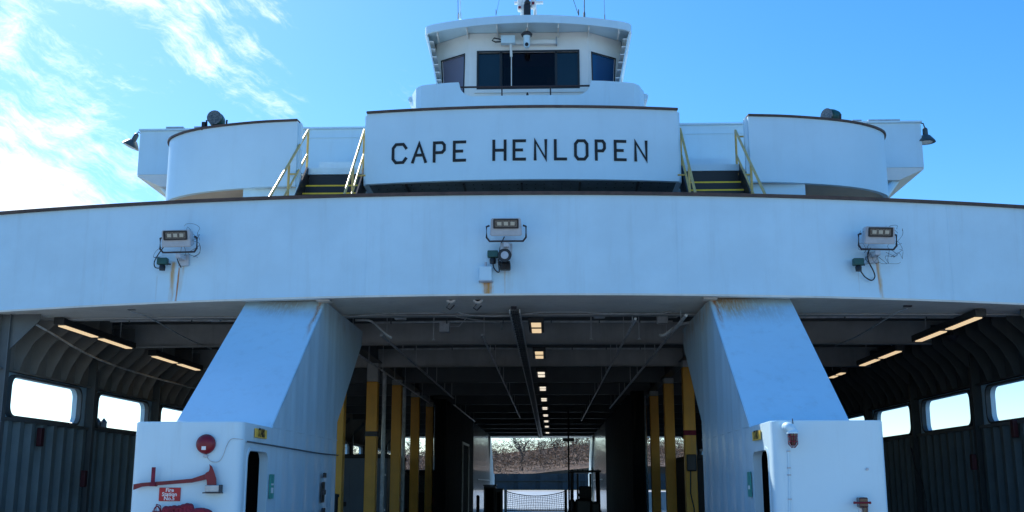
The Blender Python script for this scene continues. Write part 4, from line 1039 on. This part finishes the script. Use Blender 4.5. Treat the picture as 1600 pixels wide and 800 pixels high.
striplight(240, 556, 310, 578, 'farther strip light over the left side lane')
striplight(1530, 495, 1434, 533, 'nearest strip light over the right side lane')
striplight(1405, 548, 1346, 571, 'middle strip light over the right side lane')
striplight(1318, 582, 1298, 590, 'farthest strip light over the right side lane, half hidden by the pylon')
p = at(1487, 525, Y=22.6); bm = B(); lathe(bm, [(.15, 0), (.14, -.03), (.06, -.10), (.001, -.12)], n=18); tube(bm, [(0, 0, 0), (0, 0, .35)], .02, 6); tag(obj('dome_speaker', bm, 'brace', loc=p, smooth=True), 'dark dome hanging beside the nearest right strip light', 'speaker')

# ------------------------------------------------------------------ things on the left pylon's box
FY = 13.8
def fp(px, py, d=.03): return at(px, py, Y=FY-d)
p = fp(323, 694, .0); t = thing('alarm_bell', 'round red alarm bell high on the left pylon box', 'alarm bell', p)
bm = B(); lathe(bm, [(.001, -.115), (.04, -.113), (.09, -.095), (.118, -.06), (.124, -.03)], (0, 0, 0), 'y', n=32); obj('gong', bm, 'red', t, smooth=True, loc=(0, 0, 0))
bm = B(); box(bm, -.06, .06, -.03, 0, -.06, .06); obj('base', bm, 'galv', t, loc=(0, 0, 0))
bm = B(); box(bm, -.027, .027, -.117, -.112, -.075, -.03); obj('label_plate', bm, 'signw', t, loc=(0, 0, 0))
bm = B(); box(bm, -.022, .03, -.05, 0, -.165, -.128, .008); obj('striker', bm, 'lampbody', t, loc=(0, 0, 0))
cablething('thin_cable', [fp(324, 715, .02), fp(330, 721, .02), fp(342, 721, .02), fp(349, 711, .02), fp(354, 697, .02), fp(362, 686, .02), fp(380, 686.5, .01)], .004, 'wirew', 'thin cable curving from the alarm bell across the left box')
c1_ = at(386, 688, X=PXI+.02)
cablething('wall_conduit', [(PXI+.03, 13.95, .545), (PXI+.03, 15.2, .54), (PXI+.045, 16.5, .53), (PXI+.045, 18.2, .52), (PXI+.045, 19.95, .53)], .011, 'frame', 'dark cable clipped along the inner face of the left pylon')
# axe
t = thing('fire_axe', 'red fire axe held on brackets across the left pylon box', 'axe', fp(290, 750, .06))
o0 = Vector(t.location)
hp = [fp(x, y, .07)-o0 for x, y in ((209, 761), (222, 757.5), (240, 756), (270, 753.5), (300, 751), (318, 746), (333, 741))]
hw = [.034, .023, .023, .022, .024, .033, .042]
bm = B(); front = []
ring = []
for q_, w2 in zip(hp, hw): ring.append([bm.verts.new(q_+Vector((0, dy_, dz_))) for dy_, dz_ in ((-.016, -w2), (.016, -w2), (.016, w2), (-.016, w2))])
for a, b in zip(ring, ring[1:]):
    for k in range(4): bm.faces.new((a[k], a[(k+1) % 4], b[(k+1) % 4], b[k]))
bm.faces.new(ring[0]); bm.faces.new(ring[-1]); obj('handle', bm, 'wood', t, loc=(0, 0, 0))
poly = [(327, 725), (331.5, 729), (335, 738), (338, 748), (338.2, 758.5), (323, 758.5), (323.5, 750), (320, 747), (321, 739), (326.5, 737), (328, 733)]
bm = B(); prism(bm, poly, lambda a, b: fp(a, b, .10)-o0, lambda a, b: fp(a, b, .035)-o0)
bmesh.ops.bevel(bm, geom=bm.edges[:], offset=.005, segments=1, affect='EDGES'); obj('axe_head', bm, 'red', t, loc=(0, 0, 0))
t = thing('axe_bracket', 'pale metal bracket cradling the blade of the fire axe', 'bracket', fp(331, 766, .05)); o0 = Vector(t.location)
a = fp(320, 758, .12)-o0; b = fp(342, 769, .12)-o0
bm = B(); box(bm, a.x, b.x, -.07, .04, b.z, a.z, .006); obj('pocket', bm, 'galv', t, loc=(0, 0, 0))
bm = B(); box(bm, a.x-.02, b.x+.02, -.09, .045, b.z-.015, b.z-.001); box(bm, b.x+.001, b.x+.012, -.09, .04, b.z, a.z+.005); obj('flange', bm, 'brace', t, loc=(0, 0, 0))
t = thing('axe_clip', 'dark upright strap clip holding the axe handle', 'clip', fp(238.5, 745, .05)); o0 = Vector(t.location)
a = fp(237, 730, .1)-o0; b = fp(241, 756, .1)-o0
bm = B(); box(bm, a.x, b.x, -.05, -.03, b.z, a.z, .003); box(bm, a.x-.012, b.x+.012, -.06, .04, b.z-.03, b.z+.02, .004); obj('strap', bm, 'maroon', t, loc=(0, 0, 0))
# sign
a = fp(249, 762, .015); b = fp(281, 783, .015); t = thing('fire_station_sign', 'small red sign with white print under the axe handle', 'sign', ((a.x+b.x)/2, FY-.012, (a.z+b.z)/2))
hw_ = (b.x-a.x)/2; hh_ = (a.z-b.z)/2
bm = B(); box(bm, -hw_, hw_, -.004, .010, -hh_, hh_, .002); obj('sign_plate', bm, 'sign', t, loc=(0, 0, 0))
def settext(txt, size, parent, off, mat, name='lettering', rot=(pi/2, 0, 0), bold=.0, line=1.0):
    me = textmesh(txt, size, bold=bold, spacing=line, extr=.0008); o = obj(name, me, mat, parent, loc=off); o.rotation_euler = rot; return o
for k, tx in enumerate(('Fire', 'Station', 'No.5')): settext(tx, .068, t, (0, -.0065, hh_*(.62-.62*k)), 'signw', bold=.0015)
# folded hose at the foot of the picture
t = thing('fire_hose', 'bundle of folded maroon fire hose on the left pylon box', 'hose', fp(283, 800, .1)); o0 = Vector(t.location)
bm = B()
for (x0_, x1_, yt) in ((256, 263, 794), (261, 270, 794), (268, 277, 793), (276, 284, 793), (283, 290, 791), (289, 296, 789.5), (294, 300, 790)):
    pts = [fp(x0_, 815, .1), fp(x0_, yt+4, .12), fp((x0_+x1_)/2, yt, .13), fp(x1_, yt+4, .12), fp(x1_, 815, .1)]
    tube(bm, smoothpath([q_-o0 for q_ in pts], 4), .028, 8)
obj('hose_fold', bm, 'maroon', t, smooth=True, loc=(0, 0, 0))
bm = B(); tube(bm, smoothpath([fp(x, y, .12)-o0 for x, y in ((298, 800), (308, 797.5), (318, 797.5), (327, 800), (332, 806))], 4), [.03]*9+[.028]*8, 8); obj('hose_end', bm, 'maroon', t, smooth=True, loc=(0, 0, 0))
bm = B(); tube(bm, smoothpath([fp(x, y, .1)-o0 for x, y in ((241, 808), (241, 796), (246, 791), (250, 797), (251, 808))], 4), .009, 6); tube(bm, [fp(238, 799, .06)-o0, fp(322, 799, .06)-o0], .008, 6); obj('hanger_loop', bm, 'maroon', t, smooth=True, loc=(0, 0, 0))
for dx_ in (-.0,):
    bm = B(); tube(bm, smoothpath([fp(x, y, .05)-o0 for x, y in ((244, 812), (244, 790), (247, 789), (251, 792), (252, 812))], 4), .006, 6); obj('strap', bm, 'maroon', t, smooth=True, loc=(0, 0, 0))
# yellow signs on the inner faces, by the doorways
def inner_sign(xi, s, pa, pb, lab, mat, txt=None, cat='sign', size=.1, lines=1, tmat='letter'):
    a = at(*pa, X=xi); b = at(*pb, X=xi); y0_, y1_ = sorted((a.y, b.y)); z1_, z0_ = max(a.z, b.z), min(a.z, b.z)
    t = thing('wall_sign', lab, cat, (xi+s*.02, (y0_+y1_)/2, (z0_+z1_)/2))
    hy = (y1_-y0_)/2; hz = (z1_-z0_)/2
    bm = B(); box(bm, -.008, .006, -hy, hy, -hz, hz, .001); obj('sign_plate', bm, mat, t, loc=(0, 0, 0))
    if txt:
        o = settext(txt, size, t, (s*.0085, 0, 0), tmat, rot=(pi/2, 0, pi/2 if s > 0 else -pi/2), bold=.003)
    return t, hy, hz
t, hy, hz = inner_sign(PXI, 1, (397, 669), (414, 686), 'orange yellow STAIRS sign above the left pylon doorway', 'signy')
settext('STAIRS', .135, t, (.0085, 0, .005), 'letter', rot=(pi/2, 0, pi/2), bold=.004).scale = (.78, 1.15, 1)
t, hy, hz = inner_sign(QXI, -1, (1190, 672), (1179, 689), 'orange yellow sign above the right pylon doorway', 'signy')
settext('STAIRS', .135, t, (-.0085, 0, .005), 'letter', rot=(pi/2, 0, -pi/2), bold=.004).scale = (.78, 1.15, 1)
t, hy, hz = inner_sign(PXI, 1, (420, 741), (424.5, 779), 'narrow green and white notice beside the left pylon doorway', 'signg')
bm = B(); box(bm, .0085, .0095, -hy*.6, hy*.6, -hz*.55, -hz*.1); box(bm, .0085, .0095, -hy*.6, hy*.6, hz*.1, hz*.25); obj('print', bm, 'signw', t, loc=(0, 0, 0))
t, hy, hz = inner_sign(QXI, -1, (1175, 737), (1172, 776), 'narrow green notice beside the right pylon doorway', 'signg')
bm = B(); box(bm, -.0095, -.0085, -hy*.6, hy*.6, -hz*.4, -hz*.1); obj('print', bm, 'signw', t, loc=(0, 0, 0))
t, hy, hz = inner_sign(PXI+.03, 1, (501.5, 753), (504.5, 785), 'black upright bracket on the inner face of the left pylon', 'black', cat='bracket')
bm = B()
for z in (-.3, 0, .28): box(bm, .006, .03, -hy*.9, hy*.9, z-.04, z+.04)
obj('catch', bm, 'brace', t, loc=(0, 0, 0))

# ------------------------------------------------------------------ things on the right pylon's box
t = thing('bulkhead_lamp', 'red caged lamp under a white curved hood on the right pylon box', 'lamp', fp(1238, 672, 0)); o0 = Vector(t.location)
def rp_(x, y, d): return fp(x, y, d)-o0
bm = B(); tube(bm, smoothpath([rp_(1228, 668, .0), rp_(1228, 667, .06), rp_(1232, 667, .12), rp_(1238, 674, .13)], 5), [.05]*5+[.055]*5+[.06]*6, 14); lathe(bm, [(.075, -.02), (.075, .0), (.05, .035)], rp_(1238.5, 675, .13), n=18); obj('hood', bm, 'name', t, smooth=True, loc=(0, 0, 0))
cx_ = rp_(1238.5, 677, .13)
bm = B(); lathe(bm, [(.001, -.155), (.03, -.148), (.045, -.12), (.048, -.02), (.048, 0)], cx_, n=16); obj('lamp_glass', bm, 'redl', t, smooth=True, loc=(0, 0, 0))
bm = B()
for k in range(8):
    a = 2*pi*k/8; d_ = Vector((cos(a), sin(a), 0)); tube(bm, [cx_+d_*.058, cx_+d_*.058+Vector((0, 0, -.13)), cx_+d_*.02+Vector((0, 0, -.175))], .004, 4)
for z in (-.04, -.10): tube(bm, [cx_+Vector((.058*cos(2*pi*k/14), .058*sin(2*pi*k/14), z)) for k in range(14)], .004, 4, closed=True)
obj('cage', bm, 'maroon', t, loc=(0, 0, 0))
cablething('wall_conduit', [fp(1238, 654, .02), fp(1239, 662, .02)], .006, 'brace', 'short dark cable above the red caged lamp', k=2)
t = thing('wall_conduit', 'thin white conduit running down the right pylon box below the red lamp', 'conduit', fp(1232, 750, .01)); o0 = Vector(t.location)
bm = B(); tube(bm, [fp(1231, 702, .012)-o0, fp(1233, 740, .012)-o0, fp(1234, 820, .012)-o0], .009, 8); obj('tube', bm, 'name', t, smooth=True, loc=(0, 0, 0))
for y in (705, 731, 742, 780):
    p = fp(1232+(y-705)*.03, y, .012)-o0; bm = B(); box(bm, p.x-.022, p.x+.022, -.012, .01, p.z-.008, p.z+.008, .002); obj('clip', bm, 'lampbody', t, loc=(0, 0, 0))
t = thing('fire_hydrant', 'dark red fire hydrant valve with cross handle on the right pylon box', 'hydrant', fp(1348, 786, 0)); o0 = Vector(t.location)
bm = B(); a = fp(1341, 777, .1)-o0; b = fp(1356, 793, .1)-o0; box(bm, a.x, b.x, -.14, 0, b.z, a.z, .015); obj('valve_cap', bm, 'redl', t, loc=(0, 0, 0))
bm = B(); tube(bm, [fp(1334.5, 785.5, .15)-o0, fp(1360, 785.5, .15)-o0], .012, 8); lathe(bm, [(.016, -.01), (.016, .012)], fp(1335, 785.5, .15)-o0, 'x', n=10); lathe(bm, [(.016, -.012), (.016, .01)], fp(1359.5, 785.5, .15)-o0, 'x', n=10); obj('handle', bm, 'red', t, smooth=True, loc=(0, 0, 0))
bm = B(); tube(bm, [fp(1352, 792, .07)-o0, fp(1352, 812, .07)-o0], .034, 12); obj('standpipe', bm, 'redl', t, smooth=True, loc=(0, 0, 0))
bm = B(); box(bm, *sorted(((fp(1343, 794, .03)-o0).x, (fp(1349, 794, .03)-o0).x)), -.05, 0, (fp(1345, 812, .03)-o0).z, (fp(1345, 794, .03)-o0).z, .004); obj('tag', bm, 'signw', t, loc=(0, 0, 0))
p = fp(1355, 733, .01); bm = B(); lathe(bm, [(.018, 0), (.016, -.012), (.001, -.014)], (0, 0, 0), 'y', n=12); tag(obj('wall_stud', bm, 'lampbody', loc=p, smooth=True), 'tiny stud on the right pylon box, up and right of centre', 'stud')
# ------------------------------------------------------------------ fittings on the inner side plating
for (x, y, X, h, lab) in ((63, 683, XL+.20, .36, 'upright dark red box on the left corrugated side, nearest'), (131, 748, XL+.46, .34, 'dark red box on the web frame of the left side'),
                          (1585, 670, XR-.20, .34, 'upright dark red box on the right corrugated side, nearest'), (1521, 722, XR-.46, .32, 'dark red box on the web frame of the right side')):
    p = at(x, y, X=X); wallbox(X, p.y, p.z, h, lab)
cablething('wall_cable', [at(1424, 700, X=XR-.47), at(1430, 730, X=XR-.45), at(1438, 745, X=XR-.3), at(1446, 775, X=XR-.3), at(1448, 800, X=XR-.3)], .012, 'wire', 'black cable drooping down the right side frame')

# ------------------------------------------------------------------ vehicles and gear on the car deck
def wheel(t, x, y, r, w_, name='wheel'):
    bm = B(); lathe(bm, [(r*.6, -w_/2), (r*.95, -w_/2), (r, -w_*.35), (r, w_*.35), (r*.95, w_/2), (r*.6, w_/2)], (x, y, r), 'x', n=22); wh = obj(name, bm, 'trim', t, smooth=True, loc=(0, 0, 0))
    bm = B(); lathe(bm, [(r*.15, -w_/2-.01), (r*.59, -w_*.4), (r*.59, w_*.4), (r*.15, w_/2+.01)], (x, y, r), 'x', n=16); obj('rim', bm, 'galv', wh, smooth=True, loc=(0, 0, 0))
def boxtruck(x0, x1, y, L, h, mat, lab):
    t = thing('box_truck', lab, 'truck', ((x0+x1)/2, y, ZD)); hw = (x1-x0)/2
    bm = B(); box(bm, -hw, hw, 0, L, .55, h, .04); obj('body', bm, mat, t, loc=(0, 0, 0))
    bm = B(); box(bm, -hw-.02, hw+.02, -.03, L+.02, h-.10, h+.03, .02); obj('roof_trim', bm, 'trim', t, loc=(0, 0, 0))
    bm = B(); plate(bm, [(-hw+.12, .62), (hw-.12, .62), (hw-.12, h-.22), (-hw+.12, h-.22)], [[(-hw+.17, .67), (-.03, .67), (-.03, h-.27), (-hw+.17, h-.27)], [(.03, .67), (hw-.17, .67), (hw-.17, h-.27), (.03, h-.27)]],
                    lambda x, z: Vector((x, -.02, z)), lambda x, z: Vector((x, -.001, z))); obj('door_frame', bm, mat, t, loc=(0, 0, 0))
    for s in (-1, 1):
        for z in (.9, h-.6):
            bm = B(); box(bm, *sorted((s*(hw-.03), s*(hw-.16))), -.035, -.021, z-.03, z+.03); obj('hinge', bm, 'galv', t, loc=(0, 0, 0))
        bm = B(); box(bm, *sorted((s*(hw-.08), s*(hw-.28))), -.06, -.03, .40, .52, .01); obj('tail_light', bm, 'red', t, loc=(0, 0, 0))
        wheel(t, s*(hw-.2), .9, .42, .28); wheel(t, s*(hw-.2), L+1.0, .42, .28)
    bm = B(); box(bm, -.35, -.05, -.035, -.021, 1.0, 1.14, .005); obj('latch', bm, 'trim', t, loc=(0, 0, 0))
    bm = B(); box(bm, -hw, hw, -.1, .1, .38, .50, .02); box(bm, -.3, .3, .1, L+1.4, .45, .6); obj('chassis', bm, 'trim', t, loc=(0, 0, 0))
    bm = B(); box(bm, -hw+.1, hw-.1, L+.08, L+1.8, .5, h-.45, .12); obj('cab', bm, mat, t, loc=(0, 0, 0))
    return t
boxtruck(-7.35, -4.98, 34.0, 4.4, 2.55, 'truck', 'blue grey box truck parked in the left lane behind the yellow posts')
boxtruck(4.0, 6.3, 31.5, 4.4, 2.45, 'trim', 'black box truck in the right lane behind the yellow posts')
def van(x, y, w_, h, L, mat, lab):
    t = thing('van', lab, 'van', (x, y, ZD))
    prof = [(0, .35), (0, h*.55), (.12, h-.08), (.35, h), (L*.72, h), (L*.86, h*.62), (L, h*.52), (L, .35)]
    bm = B(); prism(bm, prof, lambda a, b: Vector((-w_/2, a, b)), lambda a, b: Vector((w_/2, a, b))); bmesh.ops.bevel(bm, geom=bm.edges[:], offset=.08, segments=3, affect='EDGES'); obj('body', bm, mat, t, smooth=True, loc=(0, 0, 0))
    bm = B(); prism(bm, [(-w_*.38, h*.6), (w_*.38, h*.6), (w_*.35, h*.9), (-w_*.35, h*.9)], lambda a, b: Vector((a, (b-h*.55)/(h*.45)*.13-.03, b)), lambda a, b: Vector((a, (b-h*.55)/(h*.45)*.13, b))); obj('rear_window', bm, 'floodglass', t, loc=(0, 0, 0))
    for s in (-1, 1):
        bm = B(); box(bm, *sorted((s*(w_/2-.05), s*(w_/2-.2))), -.04, -.005, h*.38, h*.52, .01); obj('tail_light', bm, 'red', t, loc=(0, 0, 0))
        wheel(t, s*(w_/2-.1), .8, .34, .22); wheel(t, s*(w_/2-.1), L-.9, .34, .22)
    bm = B(); box(bm, -w_/2+.05, w_/2-.05, -.12, .02, .32, .5, .03); obj('bumper', bm, 'trim', t, loc=(0, 0, 0))
van(-5.55, 44.5, 2.1, 2.25, 5.0, 'trim', 'black van in the left lane beyond the blue grey truck')
van(-5.7, 57.5, 2.1, 2.05, 4.8, 'dark', 'dark van far down the left lane near the stern')
def locker(x, y, w_, d, h, lab, cat='locker'):
    t = thing('deck_locker', lab, cat, (x, y, ZD)); bm = B(); box(bm, -w_/2, w_/2, 0, d, .06, h-.06, .02); obj('body', bm, 'black', t, loc=(0, 0, 0))
    bm = B(); box(bm, -w_/2-.03, w_/2+.03, -.03, d+.03, h-.055, h, .01); obj('lid', bm, 'black', t, loc=(0, 0, 0))
    bm = B(); box(bm, -w_/2+.08, w_/2-.08, -.02, -.001, .15, h-.16, .005); obj('door', bm, 'dark', t, loc=(0, 0, 0))
    for s in (-1, 1): bm = B(); box(bm, *sorted((s*(w_/2-.02), s*(w_/2-.12))), .02, d-.02, 0, .058); obj('foot', bm, 'black', t, loc=(0, 0, 0))
locker(-2.62, 49, .52, .7, 1.66, 'tall black locker at the left of the net, beside a lower one')
locker(-2.20, 48.6, .32, .6, 1.5, 'lower black locker between the tall locker and the net')
bm = B(); tube(bm, [(0, 0, 0), (0, 0, 1.15)], .075, 12); lathe(bm, [(.075, 1.15), (.06, 1.19), (.001, 1.2)], n=12)
tag(obj('bollard', bm, 'black', loc=(-3.2, 50, ZD), smooth=True), 'short black post left of the lockers near the white stern wall', 'bollard')
bm = B(); tube(bm, [(0, 0, 0), (0, 0, 1.42)], .10, 12); lathe(bm, [(.12, 1.42), (.12, 1.47), (.001, 1.50)], n=12)
tag(obj('bollard', bm, 'black', loc=(-4.02, 20.6, ZD), smooth=True), 'thick black post at the back edge of the left pylon', 'bollard')

# forklift with a tall mast
fk = thing('forklift', 'black forklift standing at the right of the centre lane near the stern', 'forklift', (1.42, 43.5, ZD))
K = dict(parent=fk, loc=(0, 0, 0))
bm = B(); box(bm, -.58, .58, .0, 1.6, .25, 1.0, .08); box(bm, -.42, .25, -.25, .1, .25, 1.12, .1); obj('chassis', bm, 'black', **K)
for x in (-.52, .52):
    for y in (.1, 1.35): bm = B(); obox(bm, (x, y, .95), (x*.98, y+.03, 2.14), .09, .09); obj('cab_post', bm, 'black', **K)
bm = B(); box(bm, -.62, .62, 0, 1.5, 2.13, 2.21, .02)
obj('overhead_guard', bm, 'black', **K)
for k in range(6):
    bm = B(); box(bm, -.5+.2*k-.02, -.5+.2*k+.02, .02, 1.48, 2.212, 2.25); obj('guard_bar', bm, 'black', **K)
bm = B(); box(bm, -.25, .25, .35, .8, 1.0, 1.14, .04); box(bm, -.25, .25, .25, .38, 1.1, 1.6, .05); obj('seat', bm, 'trim', **K)
bm = B(); tube(bm, [Vector((.16*cos(2*pi*k/16), 1.1+.05*sin(2*pi*k/16), 1.35+.16*sin(2*pi*k/16))) for k in range(16)], .015, 6, closed=True); tube(bm, [(0, 1.12, 1.34), (0, 1.35, 1.0)], .02, 6); obj('steering_wheel', bm, 'trim', **K)
bm = B(); box(bm, -.30, -.22, 1.75, 1.85, .15, 2.1); box(bm, .22, .30, 1.75, 1.85, .15, 2.1); box(bm, -.3, .3, 1.78, 1.82, 1.2, 1.3); box(bm, -.35, .35, 1.86, 1.9, .2, .6); obj('mast', bm, 'black', **K)
for s in (-1, 1):
    bm = B(); box(bm, s*.25-.06, s*.25+.06, 1.9, 2.9, .08, .12); obj('fork', bm, 'brace', **K)
    wheel(fk, s*.55, .25, .28, .22); wheel(fk, s*.55, 1.4, .33, .25)
bm = B(); lathe(bm, [(.10, 0), (.12, .04), (.12, .5), (.10, .54)], (-.55, -.2, .55), n=12); obj('gas_bottle', bm, 'brace', smooth=True, **K)
pp_ = at(889, 760, Y=46)
t = thing('pole_lamp', 'thin dark pole with a short crossbar reaching the deckhead left of the forklift', 'pole', (pp_.x, 46, ZD))
bm = B(); tube(bm, [(0, 0, 0), (0, 0, 4.75)], .035, 8); lathe(bm, [(.14, 0), (.14, .03), (.05, .05)], n=12); obj('pole', bm, 'black', t, smooth=True, loc=(0, 0, 0))
bm = B(); box(bm, -.24, .24, -.06, .06, 3.42, 3.56, .02); obj('crossbar', bm, 'black', t, loc=(0, 0, 0))

# net across the stern opening
nx0, nx1 = at(790, 780, Y=70).x, at(884, 780, Y=70).x; NZ = .33
t = thing('safety_net', 'sagging dark blue safety net stretched across the stern end of the car lane', 'net', ((nx0+nx1)/2, 70, ZD))
L = nx1-nx0; nxv = 26; nzv = 9
def npnt(u, v):
    x = (u-.5)*L; topz = 1.27-.30*(1-(2*u-1)**2)-.0; botz = .08
    return Vector((x+.02*sin(v*9+u*20), .06*sin(u*7), botz+(topz-botz)*v))
bm = B()
for i in range(nxv+1): tube(bm, [npnt(i/nxv, v/6) for v in range(7)], .014, 3)
o = obj('net_strands', bm, 'net', t, loc=(0, 0, 0))
bm = B()
for j in range(nzv+1): tube(bm, [npnt(u/16, j/nzv) for u in range(17)], .014 if 0 < j < nzv else .03, 3)
obj('net_cross_strands', bm, 'net', t, loc=(0, 0, 0))
for s in (-1, 1):
    bm = B(); box(bm, s*L/2-.09, s*L/2+.09, -.09, .09, 0, 1.36, .02); obj('net_post', bm, 'white' if s < 0 else 'black', t, loc=(0, 0, 0))

# ------------------------------------------------------------------ far shore
BY = 150
bm = B(); 
for k in range(60):
    x = -90+3*k; box(bm, x-1.2, x+1.2, BY-.25, BY, -.62, 1.5)
box(bm, -92, 92, BY, BY+.6, -.62, 1.52); box(bm, -92, 92, BY-.5, BY-.26, .55, .75)
tag(obj('retaining_wall', bm, 'bulk'), 'long dark blue retaining wall at the foot of the brown thicket', 'wall')
# bank of thicket rising behind it
bm = B(); rows = []
rnd = random.Random(11)
def bankz(x, y): return 1.0+(y-BY)*.09+1.2*sin(x*.05+1.0)+.6*sin(x*.13)
for j in range(12):
    y = BY+.7+j*5; rows.append([bm.verts.new((x, y, bankz(x, y)-.3)) for x in range(-130, 131, 4)])
rows.insert(0, [bm.verts.new((x, BY+.65, -.7)) for x in range(-130, 131, 4)])
for a, b in zip(rows, rows[1:]):
    for k in range(len(a)-1): bm.faces.new((a[k], a[k+1], b[k+1], b[k]))
w = obj('shore_bank', bm, 'bank'); w['kind'] = 'structure'
def leafcloud(n, fn, s0, s1, seed):
    rnd = random.Random(seed); vs, fs = [], []
    for _ in range(n):
        p = fn(rnd)
        if p is None: continue
        s = rnd.uniform(s0, s1); a = Vector((rnd.uniform(-1, 1), rnd.uniform(-1, 1), rnd.uniform(-.3, 1))).normalized(); b = a.cross(Vector((rnd.uniform(-1, 1), rnd.uniform(-1, 1), rnd.uniform(-1, 1)))).normalized()
        i = len(vs); vs += [p, p+a*s*1.6+b*s*.12, p+a*s*1.6-b*s*.12, p+b*s*.35]; fs += [(i, i+1, i+2), (i, i+2, i+3)]
    me = bpy.data.meshes.new('leaves'); me.from_pydata([tuple(v) for v in vs], [], fs); return me
def shrubs(rnd):
    x = rnd.uniform(-55, 45); y = BY-.3+rnd.random()**1.2*45
    h = 1.4+.9*sin(x*.9+y*.4)+.7*sin(x*2.1+y)
    return Vector((x, y, bankz(x, y)+rnd.random()*max(.5, h+1.0)))
for mt, n, sd_ in (('twig', 42000, 1), ('twig3', 16000, 2), ('twig2', 16000, 3)):
    me = leafcloud(n, shrubs, .12, .34, sd_); o = obj('thicket', me, mt); o['kind'] = 'stuff'; o['label'] = 'brown leafless thicket covering the far bank'
def bare_tree(x, y, h, lab, seed, mat='twig2'):
    rnd = random.Random(seed); t = thing('bare_tree', lab, 'tree', (x, y, bankz(x, y)-.3), 0, 'bare trees on the far bank')
    bm = B(); tips = []
    def grow(p, d, L, r, lvl):
        q = p+d*L; m_ = p+d*L*.5+Vector((rnd.uniform(-.05, .05), rnd.uniform(-.05, .05), 0))*L
        tube(bm if lvl < 2 else tw, [p, m_, q], [r, r*.85, r*.65], 5 if lvl < 2 else 3)
        if lvl >= 5: tips.append(q); return
        for _ in range(3 if lvl else 4):
            nd = (d+Vector((rnd.uniform(-.75, .75), rnd.uniform(-.75, .75), rnd.uniform(-.1, .5)))).normalized(); grow(q if rnd.random() < .7 else m_, nd, L*rnd.uniform(.58, .78), r*.6, lvl+1)
    tw = B(); grow(Vector((0, 0, 0)), Vector((0, 0, 1)), h*.28, h*.02, 0)
    obj('trunk', bm, 'twig2', t, loc=(0, 0, 0)); obj('crown', tw, mat, t, loc=(0, 0, 0))
for (px_, y, h, lab, sd_) in ((818, 158, 8.2, 'tallest bare tree on the far bank, left of the middle', 1), (775, 162, 4.4, 'low bare tree at the left end of the stern opening', 2), (868, 164, 5.8, 'bare tree right of the tallest one', 3),
                             (900, 160, 5.6, 'bare tree seen above the forklift', 4), (925, 158, 6.0, 'bare tree at the right end of the stern opening', 5), (845, 168, 4.6, 'small bare tree between the tallest and its right neighbour', 6),
                             (650, 160, 7, 'bare tree glimpsed between the left yellow posts', 7), (600, 162, 7, 'bare tree at the far left seen behind the box truck', 8)):
    bare_tree((px_-858)/1700*y*1.02, y, h, lab, sd_)
# two mooring piles seen through the second left window
for px_, lab in ((153, 'left of two mooring piles seen through the second left window'), (162, 'right of two mooring piles seen through the second left window')):
    p = at(px_, 661, Y=62); bm = B(); tube(bm, [(0, 0, -8-0), (0, 0, 0)], .18, 10); lathe(bm, [(.2, 0), (.2, .05), (.001, .3)], n=10); tag(obj('mooring_pile', bm, 'black', loc=p, smooth=True), lab, 'piling')
